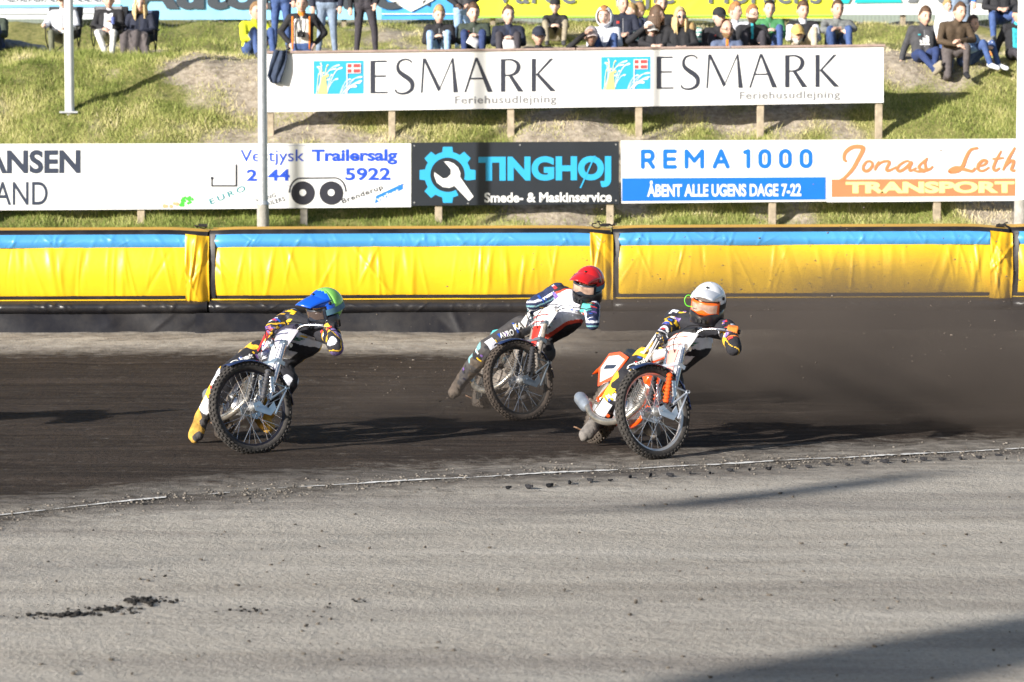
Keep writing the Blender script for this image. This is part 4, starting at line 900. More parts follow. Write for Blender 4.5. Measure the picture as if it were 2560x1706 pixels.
WH = M('plastic_white', (.78, .78, .80), .3, 0, .06, 8, coat=.3); OR = M('plastic_orange', S(240, 85, 20), .3, 0, .1, 8, coat=.3); RD = M('plastic_red', S(205, 45, 30), .3, 0, .1, 8, coat=.3); NV = M('plastic_navy', (.02, .035, .10), .25, 0, .1, 8, coat=.4); LB = M('anodised_blue', (.40, .50, .60), .3, .75, .15, 10)
PUR = M('plastic_lilac', (.62, .60, .70), .3, 0, .1, 10, coat=.3); TEAL = M('plastic_teal', S(60, 175, 185), .3, 0, .1, 8); ORB = M('rubber_orange', S(240, 90, 30), .55, 0, .12, 20); DKF = M('fork_dark', (.10, .10, .11), .35, .5, .2, 15); MUDT = M('mud_tyre', (.075, .058, .047), .95, 0, .4, 30, .4, 120)
bikes = {}
bikes['L'] = make_bike('speedway_motorcycle', 'dirty black speedway motorcycle with lilac front plate and black rims, leading the others', (640, 1138), 12, 26, 74,
    dict(rim=M('rim_black', (.02, .02, .03), .3, .3, .1, 9), fork=CHROME, boot=M('spring_grey', (.22, .22, .24), .4, .7, .2, 20), link=LB, plate=PUR, plate2=WH, stripe=NV, pad=M('pad_dark', (.03, .025, .05), .6), guard=NV, frame=CHROME, case=ALLOY, cover=CHROME, headcol=ALLOY, tank=NV, rear=NV, panel=WH, wheel_label='front wheel with black rim turned hard to full lock'))
bikes['R'] = make_bike('speedway_motorcycle', 'mud-brown speedway motorcycle with white and red front plate, half lost in dust', (1309, 1052), 12, 25, 74,
    dict(rim=M('rim_mud', (.03, .028, .026), .6, .2, .2, 9), tyre=MUDT, fork=GRIME, boot=DKF, link=M('link_grey', (.22, .25, .28), .4, .6), plate=WH, plate2=RD, stripe=RD, pad=WH, guard=NV, frame=GRIME, case=GRIME, cover=GRIME, headcol=GRIME, tank=BLK, rear=TEAL, panel=WH, wheel_label='mud-caked front wheel'))
bikes['W'] = make_bike('speedway_motorcycle', 'orange and silver speedway motorcycle with pale rims, nearest the white line', (1647, 1151), 14, 27, 73,
    dict(rim=M('rim_silver', (.60, .60, .60), .3, .7, .1, 9), fork=CHROME, boot=ORB, link=M('link_pale', (.60, .64, .72), .3, .5), plate=WH, plate2=M('plate_rose', S(225, 150, 140), .35), stripe=M('stripe_pink', S(235, 140, 120), .4), pad=BLK, guard=NV, frame=OR, case=ALLOY, cover=CHROME, headcol=OR, tank=WH, rear=OR, panel=WH, wheel_label='front wheel with pale silver rim and muddy knobs'))
# ================================================================== people
def round_cone(p0, r0, p1, r1, n=12):
    p0, p1 = Vector(p0), Vector(p1); d = p1 - p0
    if d.length < 1e-5: d = Vector((0, 0, 1e-4)); p1 = p0 + d
    d.normalize(); u, w = frame_from(d); rings = []
    for a in (-80, -50, -20): rings.append((p0 + d * r0 * math.sin(R(a)), r0 * math.cos(R(a))))
    rings += [(p0, r0), (p1, r1)]
    for a in (20, 50, 80): rings.append((p1 + d * r1 * math.sin(R(a)), r1 * math.cos(R(a))))
    V = [c + (u * math.cos(2 * math.pi * j / n) + w * math.sin(2 * math.pi * j / n)) * r for c, r in rings for j in range(n)]; k = len(rings)
    F = [(i * n + j, i * n + (j + 1) % n, (i + 1) * n + (j + 1) % n, (i + 1) * n + j) for i in range(k - 1) for j in range(n)] + [tuple(range(n))[::-1], tuple(range((k - 1) * n, k * n))]
    return V, F
def fuse(prims, voxel, smooth=4):
    """one continuous skin over tapered limbs; returns vertices, quads and the limb index of each face"""
    V = []; F = []
    for (p0, r0, p1, r1, t) in prims:
        v, f = round_cone(p0, r0, p1, r1); o = len(V); V += v; F += [tuple(i + o for i in q) for q in f]
    me = bpy.data.meshes.new('tmp'); me.from_pydata([tuple(v) for v in V], [], F); ob = bpy.data.objects.new('tmp', me); COL.objects.link(ob)
    m = ob.modifiers.new('r', 'REMESH'); m.mode = 'VOXEL'; m.voxel_size = voxel; s = ob.modifiers.new('s', 'SMOOTH'); s.factor = .5; s.iterations = smooth
    ev = ob.evaluated_get(bpy.context.evaluated_depsgraph_get()); em = ev.to_mesh()
    nv = len(em.vertices); co = np.empty(nv * 3, np.float32); em.vertices.foreach_get('co', co); co = co.reshape(-1, 3)
    fs = np.empty(len(em.loops), np.int32); em.loops.foreach_get('vertex_index', fs); fs = fs.reshape(-1, 4)
    ev.to_mesh_clear(); bpy.data.objects.remove(ob); bpy.data.meshes.remove(me)
    c = co[fs].mean(1); best = np.full(len(c), 1e9); idx = np.zeros(len(c), int); par = np.zeros(len(c))
    for i, (p0, r0, p1, r1, t) in enumerate(prims):
        a = np.array(p0); d = np.array(p1) - a; L2 = max(d @ d, 1e-9); h = np.clip(((c - a) @ d) / L2, 0, 1); q = np.linalg.norm(c - a - h[:, None] * d, axis=1) - (r0 + (r1 - r0) * h)
        k = q < best; best[k] = q[k]; idx[k] = i; par[k] = h[k]
    return co, fs, c, idx, par
def wrinkle(co, c, amp, scale, seed):
    """small folds of cloth on the finished skin"""
    n = np.array([mnoise.noise((float(p[0]) * scale + seed, float(p[1]) * scale, float(p[2]) * scale * .6)) for p in co])
    d = co - c; d = d / np.maximum(np.linalg.norm(d, axis=1, keepdims=True), 1e-6); return co + d * (n * amp)[:, None]

SKIN = [M('skin_%d' % i, c, .55, 0, .1, 30) for i, c in enumerate(((.66, .42, .32), (.73, .49, .39), (.60, .37, .28), (.68, .45, .36)))]
EYE = M('eye_dark', (.03, .025, .02), .3); LIP = M('lip', (.36, .14, .11), .5)
HAIRS = {k: M('hair_' + k, v, .55, 0, .35, 40, .6, 60) for k, v in dict(blond=(.42, .28, .12), lightblond=(.62, .45, .22), brown=(.10, .055, .03), ginger=(.38, .17, .06), dark=(.025, .018, .014), grey=(.45, .43, .41), sandy=(.28, .17, .08), white=(.7, .69, .66)).items()}
# head template: face towards -Y, centre at the middle of the skull
def head_template(n=28, k=20):
    V = []; 
    for i in range(k + 1):
        t = math.pi * i / k
        for j in range(n):
            a = 2 * math.pi * j / n; x, y, z = math.sin(t) * math.cos(a), math.sin(t) * math.sin(a), math.cos(t)
            rx, ry, rz = .076, .096, .120; jaw = max(0, -z); px = x * rx * (1 - .38 * jaw ** 1.4); py = y * ry * (1 - (.30 if y > 0 else .05) * jaw); pz = z * rz
            g = lambda cx, cz, s: math.exp(-(((x - cx) / s) ** 2 + ((z - cz) / s) ** 2)) if y < 0 else 0
            py -= .024 * g(0, -.16, .13) + .010 * g(0, .02, .10) + .006 * g(0, -.62, .2) + .006 * g(0, .26, .34)
            py += .013 * (g(.36, .07, .16) + g(-.36, .07, .16)) + .006 * g(0, -.42, .13)
            V.append((px, py, pz))
    F = [(i * n + j, (i + 1) * n + j, (i + 1) * n + (j + 1) % n, i * n + (j + 1) % n) for i in range(k) for j in range(n)]
    return V, F
HT = head_template()
def head_frame(fwd, up):
    f = Vector(fwd).normalized(); u = Vector(up); u = (u - f * u.dot(f)).normalized(); x = (-f).cross(u)
    return Matrix((-x * -1 if False else (-f).cross(u) * -1, -f, u)).transposed()   # columns: local x, y(back), z
def dirs(yaw, pitch=0., roll=0.):
    """unit forward/up of a head that faces the camera at yaw 0; yaw>0 turns to image right, pitch>0 looks down"""
    f = Vector((math.sin(R(yaw)) * math.cos(R(pitch)), -math.cos(R(yaw)) * math.cos(R(pitch)), -math.sin(R(pitch)))); u = Vector((math.sin(R(roll)), 0, math.cos(R(roll)))); return f, u
def hmat(c, fwd, up, s=1.0):
    f = Vector(fwd).normalized(); u = Vector(up); u = (u - f * u.dot(f)).normalized(); y = -f; x = y.cross(u)
    return Matrix.Translation(c) @ Matrix((x, y, u)).transposed().to_4x4() @ Matrix.Scale(s, 4)
def add_head(mb, Hm, beard=False, mi=(0, 1, 2, 3)):
    """head, ears, eyes, mouth into builder mb; mi = skin, eye, lip, beard slots"""
    mb.M = Hm; V, F = HT
    if not beard: mb.cm = mi[0]; mb.add(V, F)
    else:
        fb = [f for f in F if (lambda c: c.z < -.045 and c.y < .02 and not (abs(c.x) < .02 and -.062 < c.z < -.045))(sum((Vector(V[i]) for i in f), Vector()) / 4)]; sb = set(fb)
        mb.cm = mi[0]; mb.add(V, [f for f in F if f not in sb]); mb.cm = mi[3]; mb.add([(x * 1.04, y * 1.05, z * 1.03) for x, y, z in V], fb)
    mb.cm = mi[0]
    for s in (1, -1): mb.ell((.077 * s, .012, -.005), (.010, .020, .032), 8, 6)
    mb.cm = mi[1]
    for s in (1, -1): mb.ell((.030 * s, -.080, .010), (.015, .007, .0075), 8, 5); mb.ell((.031 * s, -.086, .031), (.020, .006, .0055), 8, 4)
    mb.cm = mi[2]; mb.ell((0, -.090, -.052), (.022, .006, .006), 8, 5); mb.cm = 0; mb.M = Matrix.Identity(4)
def add_hair(kind, Hm, mat, root, seed=0):
    rr = random.Random(seed); V = []; n, k = 26, 18; m = MB(Hm)
    keep = {}; 
    for i in range(k + 1):
        t = math.pi * i / k
        for j in range(n):
            a = 2 * math.pi * j / n; x, y, z = math.sin(t) * math.cos(a), math.sin(t) * math.sin(a), math.cos(t); q = 1.06 + .07 * mnoise.noise((x * 4 + seed, y * 4, z * 4)) + rr.uniform(-.015, .015)
            if kind == 'long' and z < .1 and y > -.55: q += .12 * (.1 - z)
            top = .012 * max(0, z) + (.010 if kind != 'short' else 0); V.append((x * .080 * q, y * .100 * q, z * .122 * q + top))
            line = .62 if y < -.45 else (.62 - .75 * (y + .45) / .5 if y < .05 else -.25)
            if kind == 'bald': line = .0 if y > .2 else 2
            if kind == 'fringe': line -= .22 if y < -.3 else 0
            if kind == 'long': line = .55 if (y < -.55 and abs(x) < .62) else -1.2
            keep[i * n + j] = z > line
    F = [(i * n + j, (i + 1) * n + j, (i + 1) * n + (j + 1) % n, i * n + (j + 1) % n) for i in range(k) for j in range(n)]; F = [f for f in F if sum(keep[v] for v in f) >= 3]
    m.add(V, F)
    if kind == 'long':
        for i in range(26):
            a = R(-150 + 300 * i / 25 + 90); x, y = .086 * math.cos(a) * -1, .095 * math.sin(a)
            if y < -.075: continue
            L_ = rr.uniform(.20, .27); m.tube([(x, y, .0), (x * 1.12, y * 1.02 - .005, -.10), (x * 1.05 + rr.uniform(-.01, .01), y * .9 - .02, -L_)], [.020, .022, .006], 6)
    return m.build('hair', mat, root)
def add_cap(Hm, mat, root, brim=None, back=False, name='cap'):
    m = MB(Hm); n, k = 24, 8; rows = []
    for i in range(k + 1):
        t = math.pi / 2 * i / k * 1.06; rows.append([(math.sin(t) * math.cos(2 * math.pi * j / n) * .087, math.sin(t) * math.sin(2 * math.pi * j / n) * .108, math.cos(t) * .098 + .042) for j in range(n + 1)])
    m.grid(rows); o = m.build(name, mat, root); m = MB(Hm); s = 1 if back else -1; rows = []
    for i in range(5):
        t = i / 4; rows.append([(q * (.078 - .018 * t * t), s * (.088 + .075 * t * (1 - .35 * q * q)), .048 - .020 * t - .022 * q * q) for q in (-1, -.66, -.33, 0, .33, .66, 1)])
    m.grid(rows); b = m.build('brim', brim or mat, o); b.modifiers.new('s', 'SOLIDIFY').thickness = .006; return o
def add_glasses(Hm, root, mat, dark=True):
    m = MB(Hm)
    for s in (1, -1):
        if dark: m.ell((.032 * s, -.098, .010), (.027, .010, .017), 12, 6)
        else: m.tube([(.032 * s + .022 * math.cos(a), -.098, .008 + .016 * math.sin(a)) for a in [2 * math.pi * i / 12 for i in range(13)]], .0025, 5)
        m.tube([(.058 * s, -.094, .014), (.078 * s, -.03, .014), (.080 * s, .01, .010)], .003, 5)
    m.tube([(-.01, -.104, .012), (.01, -.104, .012)], .003, 5); return m.build('glasses', mat, root)

def hand_prims(w, d, nrm, t, s=1.0, curl=.5):
    """palm, four fingers and a thumb from wrist w along d; nrm = back of the hand"""
    w, d = Vector(w), Vector(d).normalized(); nrm = Vector(nrm); nrm = (nrm - d * nrm.dot(d)); nrm = nrm.normalized() if nrm.length > 1e-4 else frame_from(d)[0]; sd = d.cross(nrm); out = []
    pe = w + d * .075 * s; out += [(w, .024 * s, pe + sd * .018 * s, .022 * s, t), (w, .024 * s, pe - sd * .018 * s, .022 * s, t)]
    for i, L_ in enumerate((.062, .072, .068, .052)):
        o = pe + sd * (.030 - .020 * i) * s; k = o + (d * math.cos(curl * .6) - nrm * math.sin(curl * .6)) * L_ * .55 * s; e = k + (d * math.cos(curl * 1.5) - nrm * math.sin(curl * 1.5)) * L_ * .5 * s
        out += [(o, .0115 * s, k, .0105 * s, t), (k, .0105 * s, e, .009 * s, t)]
    tb = w + d * .025 * s + sd * .024 * s; out.append((tb, .014 * s, tb + (d * .55 + sd * .6 - nrm * .25) * .055 * s, .010 * s, t)); return out
def pose(kind, **k):
    """joints, x to image right, y away from the camera, z up, origin on the ground below the seat"""
    mir = lambda p: ((-p[0], p[1], p[2]), tuple(p)); J = {}
    if kind == 'sit':
        J = dict(pel=(0, 0, .13), che=(0, -.05, .42), nec=(0, -.09, .575), hd=(0, -.125, .735), sh=mir((.19, -.06, .505)), el=mir((.235, -.20, .29)), ha=mir((.075, -.40, .33)), hip=mir((.085, -.03, .13)), kn=mir((.145, -.42, .41)), an=mir((.14, -.56, .02)), to=mir((.15, -.72, -.03)))
    elif kind == 'lean':      # elbows on the knees
        J = dict(pel=(0, 0, .16), che=(0, -.12, .43), nec=(0, -.20, .575), hd=(0, -.25, .73), sh=mir((.18, -.17, .50)), el=mir((.23, -.38, .33)), ha=mir((.05, -.50, .34)), hip=mir((.085, -.03, .15)), kn=mir((.20, -.44, .40)), an=mir((.16, -.55, .0)), to=mir((.17, -.72, -.04)))
    elif kind == 'chair':
        J = dict(pel=(0, 0, .43), che=(0, .06, .74), nec=(0, .06, .90), hd=(0, .03, 1.06), sh=mir((.185, .05, .83)), el=mir((.26, -.05, .60)), ha=mir((.08, -.26, .56)), hip=mir((.09, -.02, .43)), kn=mir((.14, -.44, .47)), an=mir((.12, -.50, .08)), to=mir((.13, -.70, .04)))
    elif kind == 'stand':
        J = dict(pel=(0, 0, .93), che=(0, .0, 1.26), nec=(0, -.01, 1.45), hd=(0, -.02, 1.60), sh=mir((.19, 0, 1.39)), el=mir((.26, .02, 1.12)), ha=mir((.24, -.08, .90)), hip=mir((.09, 0, .92)), kn=mir((.11, -.02, .50)), an=mir((.12, .01, .09)), to=mir((.14, -.15, .04)))
    elif kind == 'kneel':
        J = dict(pel=(0, 0, .48), che=(.02, -.08, .78), nec=(.05, -.12, .94), hd=(.08, -.16, 1.07), sh=((-.17, -.09, .87), (.20, -.08, .87)), el=((-.24, -.2, .62), (.30, -.16, .64)), ha=((-.0, -.36, .56), (.05, -.36, .62)), hip=((-.09, 0, .47), (.09, 0, .47)), kn=((-.12, -.28, .08), (.16, -.38, .52)), an=((-.12, .10, .02), (.15, -.36, .10)), to=((-.12, .22, -.02), (.16, -.52, .05)))
    elif kind == 'recline':   # sitting on the slope, hands planted at the sides, ankles crossed in front
        J = dict(pel=(0, 0, .13), che=(0, .05, .44), nec=(0, .04, .60), hd=(.02, .0, .735), sh=mir((.18, .04, .53)), el=((-.28, .10, .28), (.26, .10, .29)), ha=((-.36, -.02, .05), (.34, .0, .05)), hip=mir((.09, -.03, .12)), kn=((-.10, -.42, .13), (.14, -.40, .19)), an=((.10, -.66, -.16), (.08, -.62, -.10)), to=((.16, -.74, -.10), (.16, -.70, -.02)))
    J = {a: (Vector(b) if not isinstance(b[0], (tuple, list)) else (Vector(b[0]), Vector(b[1]))) for a, b in J.items()}
    for a, v in k.items():
        if a[-2:] in ('_a', '_b'):
            q = list(J[a[:-2]]); q[0 if a.endswith('_a') else 1] = Vector(v); J[a[:-2]] = tuple(q)
        else: J[a] = Vector(v)
    return J
PEOPLE = []
def person(label, J, M_, top, legs, shoe, hair=('short', 'brown'), skin=0, yaw=0, pitch=6, bulk=1.18, hands=True, bare=0., beard=None, hood=None, cap=None, brim=None, capback=False, glasses=None, vest=None, s=1.0, seed=0, collar=None, leg2=None, voxel=.0135, group='spectators on the bank', split=None):
    w = lambda v: M_ @ v; b = bulk; pr = []; sc = s
    pel, che, nec, hd = w(J['pel']), w(J['che']), w(J['nec']), w(J['hd']); X = (M_.to_3x3() @ Vector((1, 0, 0))).normalized()
    T, L, H_, Sh, Fa = 0, 1, 2, 3, 4                          # top, legs, skin, shoe, forearm
    for q in (-1, 1):
        pr.append((che + X * .075 * q * sc, .112 * b * sc, pel + X * .060 * q * sc + Vector((0, 0, .07 * sc)), .115 * b * sc, T))
        pr.append((pel + X * .05 * q * sc, .112 * b * sc, pel + X * .07 * q * sc, .112 * b * sc, L))
    pr.append((w(J['sh'][0]), .068 * b * sc, w(J['sh'][1]), .068 * b * sc, T)); pr.append((che, .09 * sc, nec, .062 * sc, T)); pr.append((nec, .050 * sc, hd.lerp(nec, .35), .047 * sc, H_))
    for q in (0, 1):
        sh, el, ha, hip, kn, an, to = [w(J[n][q]) for n in ('sh', 'el', 'ha', 'hip', 'kn', 'an', 'to')]
        pr.append((sh, .064 * b * sc, el, .050 * b * sc, T)); fe = el.lerp(ha, 1 - bare if bare else .93)
        if bare: pr.append((el, .050 * b * sc, fe, .044 * b * sc, T)); pr.append((fe, .036 * sc, ha, .026 * sc, H_))
        else: pr.append((el, .050 * b * sc, fe, .038 * b * sc, T)); pr.append((fe, .030 * sc, ha, .026 * sc, H_))
        pr += hand_prims(ha, (ha - el), Vector((0, -.5, 1)), H_, sc * 1.02, .6)
        pr.append((hip, .090 * b * sc, kn, .064 * sc, L)); pr.append((kn, .064 * sc, an, .046 * sc, L)); pr.append((an, .048 * sc, to, .040 * sc, Sh)); hl = an + (an - to).normalized() * .04 * sc; pr.append((hl, .040 * sc, an, .044 * sc, Sh))
    co, fs, c, idx, par = fuse(pr, voxel * max(.8, sc)); tags = np.array([p[4] for p in pr])[idx]
    cent = np.array(che.lerp(pel, .5)); co = wrinkle(co, cent, .010 * sc, 9, seed)
    # head joined to the body mesh
    fwd, upv = dirs(yaw, pitch); Hm = hmat(hd, fwd, upv + (hd - nec).normalized() * .5, sc * 1.24); mb = MB(); add_head(mb, Hm, beard is not None, (2, 5, 6, 7))
    mi = np.array([0, 1, 2, 3, 0])[tags].copy()
    if vest is not None:      # a second colour on the front of the torso
        fr = np.array((M_.to_3x3() @ Vector((0, -1, 0)))); rel = c - np.array(che.lerp(pel, .45)); lat = np.abs(rel @ np.array(X)); front = (rel @ fr) > .02
        tors = (tags == 0) & np.isin(idx, [0, 2, 5]); mi[tors & front & (lat < vest[1] * sc)] = 8
    if split is not None:     # vest over a paler sleeve
        mi[(tags == 0) & np.isin(idx, [i for i, p in enumerate(pr) if p[4] == 0 and i > 5])] = 8
    base = [cloth(*top), cloth(*legs), SKIN[skin], cloth(*shoe), SKIN[skin], EYE, LIP, HAIRS[beard] if beard else LIP, cloth(*(vest[0] if vest else (split or top)))]
    V = [tuple(v) for v in co]; o = len(V); F = [tuple(f) for f in fs] + [tuple(i + o for i in f) for f in mb.f]; V += [tuple(v) for v in mb.v]
    me = bpy.data.meshes.new('person'); me.from_pydata(V, [], F); setmats(me, base); me.polygons.foreach_set('material_index', np.concatenate([mi, mb.mi]).astype(np.int32)); me.polygons.foreach_set('use_smooth', np.ones(len(F), bool)); me.update()
    ob = bpy.data.objects.new('person', me); COL.objects.link(ob); tag(ob, label, 'person', group)
    if hood:
        m = MB(Hm); n, k = 24, 14; rows = []
        for i in range(k + 1):
            t = math.pi * .93 * i / k; rows.append([(math.sin(t) * math.cos(a) * .112, .012 + math.sin(t) * math.sin(a) * .128, math.cos(t) * .142) for a in [2 * math.pi * j / n for j in range(n + 1)]])
        Fh = MB(Hm); Fh.grid(rows); Fh.f = [f for f in Fh.f if not ((lambda cc: cc.y < -.055 and -.10 < cc.z < .085)(sum(((Hm.inverted() @ Fh.v[i]) for i in f), Vector()) / 4))]; Fh.mi = [0] * len(Fh.f); hh = Fh.build('hood', cloth(*hood), ob); hh.modifiers.new('s', 'SOLIDIFY').thickness = .012
    if hair: add_hair(hair[0], Hm, HAIRS[hair[1]], ob, seed)
    if cap: add_cap(Hm, cloth(*cap), ob, cloth(*brim) if brim else None, capback)
    if glasses: add_glasses(Hm, ob, M('lens_' + glasses, (.02, .04, .05) if glasses == 'dark' else (.03, .03, .03), .15), glasses == 'dark')
    if collar:
        m = MB(); ax = (hd - nec).normalized(); m.lathe([(.070 * sc, -.05 * sc), (.066 * sc, 0), (.070 * sc, .035 * sc), (.062 * sc, .038 * sc), (.058 * sc, 0)], nec + ax * .015, ax, 18); m.build('collar', cloth(*collar), ob)
    PEOPLE.append((ob, che.copy(), M_.to_3x3().normalized())); return ob, Hm
def seat_at(px, py, hz, lo=41.5, hi=57.0, s=1.0):
    """distance at which a head seen at (px, py) sits hz above the bank"""
    d = lo
    while d < hi:
        p = P(px, py, d)
        if p.z - hz * s <= zb(p.x, d): return d
        d += .04
    return hi
def place(kind, px, py, d=None, rot=0., s=1.0, drop=0., **k):
    J = pose(kind, **k); hz = J['hd'].z
    s *= 1.07
    if d is None: d = seat_at(px, py, hz, s=s)
    h = P(px, py, d); Rm = Matrix.Rotation(R(rot), 4, 'Z') @ Matrix.Scale(s, 4); off = Rm @ J['hd']; base = h - off; g = zb(base.x, base.y)
    if abs(base.z - g) > .12: print('PLACE %s px=%d d=%.1f base-ground=%.2f' % (kind, px, d, base.z - g))
    return J, Matrix.Translation(base) @ Rm
# ================================================================== the crowd
C = dict(black=('black', (.018, .018, .022)), navy=('navy', (.025, .035, .075)), dnavy=('dnavy', (.018, .022, .042)), white=('white', (.72, .74, .80)), olive=('olive', (.14, .145, .10)), ltblue=('ltblue', (.30, .45, .68)), jeans=('jeans', (.055, .10, .26)), djeans=('djeans', (.025, .045, .14)), gjeans=('gjeans', (.20, .26, .36)), dgreen=('dgreen', (.045, .06, .045)), green=('green', (.06, .23, .09)), yellow=('hivis', (.72, .76, .03)), grey=('grey', (.17, .18, .18)), dgrey=('dgrey', (.055, .055, .062)), charcoal=('charcoal', (.045, .04, .05)), brown=('brown', (.075, .05, .03)), tan=('tan', (.42, .33, .20)), cap_tan=('cap_tan', (.60, .40, .13)), turq=('turq', (.05, .50, .60)), blue=('royal', (.04, .16, .55)), slate=('slate', (.10, .13, .22)), orange=('orange', (.85, .26, .03)), camo=('camo', (.13, .11, .08)), cream=('cream', (.60, .52, .38)), taupe=('taupe', (.10, .085, .085)), offw=('offw', (.66, .65, .62)), pink=('pinkcap', (.72, .60, .58)), khaki=('khaki', (.30, .26, .19)))
W_ = C['white']; K_ = C['black']; D_ = C['dgrey']
def who(label, kind, px, py, top, legs, shoe='dgrey', d=None, rot=0., s=1.0, pk=None, **kw):
    J, Mx = place(kind, px, py, d, rot, s, **(pk or {})); return person(label, J, Mx, C[top], C[legs], C[shoe], s=s * 1.07, seed=px % 97, **kw) + (J, Mx)
# --- folding chairs at the left
CHF = M('chair_tube', (.02, .02, .022), .4, .4); CHC = M('chair_cloth', (.055, .06, .07), .85, 0, .2, 14, .4, 30)
def camp_chair(Mx, label, cloth_m):
    root = empty('folding_chair', Mx @ Vector((0, .05, 0)), label, 'chair', 'folding chairs by the top fence'); 
    def p(n, f, mt): m = MB(Mx); f(m); return m.build(n, mt, root)
    for sx in (-1, 1):
        p('leg', lambda m: m.tube([(.28 * sx, -.20, .0), (-.10 * sx, .10, .38)], .011, 7), CHF); p('leg', lambda m: m.tube([(.27 * sx, .28, .0), (.28 * sx, -.20, .40), (.28 * sx, -.22, .60)], .011, 7), CHF); p('back_post', lambda m: m.tube([(.27 * sx, -.20, .02), (.27 * sx, .20, .42), (.30 * sx, .34, .95)], .011, 7), CHF)
        def arm(m):
            m.grid([[(.25 * sx, -.24, .61), (.34 * sx, -.24, .61)], [(.25 * sx, .0, .59), (.34 * sx, .0, .59)], [(.26 * sx, .26, .64), (.33 * sx, .26, .64)]])
        p('armrest', arm, cloth_m)
    p('seat', lambda m: m.grid([[(x, y, .37 + .9 * x * x + .10 * (y < -.1)) for x in (-.26, -.13, 0, .13, .26)] for y in (-.22, -.05, .12, .26)]), cloth_m)
    p('backrest', lambda m: m.grid([[(x * (1 + .12 * t), .20 + .15 * t + .03 - .5 * x * x, .42 + .56 * t) for x in (-.27, -.14, 0, .14, .27)] for t in (0, .33, .66, 1)]), cloth_m)
    return root
ob, Hm, J, Mx = who('man in white sweatshirt and olive trousers on a folding chair, partly behind the flagpole', 'chair', 158, 3, 'white', 'olive', 'offw', d=49.6, s=.965, skin=1, hair=('short', 'brown'), cap=C['dgrey'], collar=W_, pk=dict(el_a=(-.32, .0, .62), ha_a=(-.30, -.22, .62)))
camp_chair(Mx, 'black folding chair under the man in the white sweatshirt', CHC)
ob, Hm, J, Mx2 = who('man in black leather jacket and white trousers on a folding chair holding a cup', 'chair', 272, 2, 'black', 'offw', 'offw', d=49.6, s=.965, yaw=12, hair=('short', 'sandy'), vest=(C['white'], .075), skin=0, pk=dict(ha_b=(.10, -.24, .66), ha_a=(-.06, -.24, .55), kn_b=(.15, -.44, .47), kn_a=(-.13, -.44, .47), an_a=(.04, -.62, .06), to_a=(.02, -.80, .03), an_b=(.14, -.60, .07), to_b=(.15, -.78, .03)))
camp_chair(Mx2, 'grey backed folding chair under the man in the leather jacket', M('chair_grey', (.22, .22, .23), .85, 0, .2, 14, .4, 30))
ob, Hm, J, Mx3 = who('woman with long blonde hair in navy jacket, dark blanket over her knees', 'chair', 350, 12, 'dnavy', 'taupe', 'offw', d=49.6, s=.965, yaw=8, hair=('long', 'lightblond'), skin=1, pk=dict(ha_a=(-.03, -.28, .55), ha_b=(.04, -.27, .56), an_b=(.22, -.60, .08), to_b=(.28, -.76, .04), an_a=(.08, -.62, .08), to_a=(.14, -.78, .04)))
camp_chair(Mx3, 'dark blue backed folding chair under the blonde woman', M('chair_blue', (.05, .07, .14), .85, 0, .2, 14, .4, 30))
# blanket over her knees
m = MB(Mx3); rows = []
for t, y, z, w_ in ((0, -.10, .60, .20), (.2, -.30, .60, .23), (.35, -.46, .57, .25), (.5, -.54, .44, .24), (.75, -.56, .24, .22), (1, -.57, .05, .20)): rows.append([(-.05 + w_ * q, y + .03 * math.cos(q * 7 + t * 3), z - .06 * q * q + .01 * math.sin(q * 9)) for q in [-1 + .1 * i for i in range(21)]])
m.grid(rows); bl = m.build('blanket', cloth('blanket', (.085, .072, .075)), None); bl.modifiers.new('s', 'SOLIDIFY').thickness = .012; tag(bl, 'dark brown blanket spread over the blonde woman\'s knees', 'blanket')
m = MB(Mx2); m.lathe([(.0, 0), (.030, 0), (.040, .13), (.041, .13), (.036, .125), (0, .12)], (.13, -.36, .62), (0, 0, 1), 16); cup = m.build('drink_cup', M('cup_blue', (.10, .14, .38), .4)); tag(cup, 'dark blue drinking cup in the hand of the man in the leather jacket', 'cup')
# grey bag on the grass
m = MB(); q = G(60, 128, 44); rr = random.Random(4); 
bagp = [(q + Vector((-.32, .25, .12)), .10), (q + Vector((-.12, .25, .10)), .10), (q + Vector((.10, .22, .06)), .08), (q + Vector((.30, .2, .04)), .07)]
co, fs, c, idx, par = fuse([(bagp[i][0], bagp[i][1], bagp[i + 1][0], bagp[i + 1][1], 0) for i in range(3)], .02, 2); co = wrinkle(co, np.array(q), .03, 9, 3); bag = npmesh('jacket', co, fs, cloth('bag', (.26, .28, .32), .5), None, True); tag(bag, 'crumpled grey jacket lying on the grass at the left', 'jacket')
# far left, cut by the frame
who('person in dark green padded jacket and blue trousers, cut off by the left edge', 'sit', -22, 20, 'dgreen', 'djeans', 'dgrey', bulk=1.15)
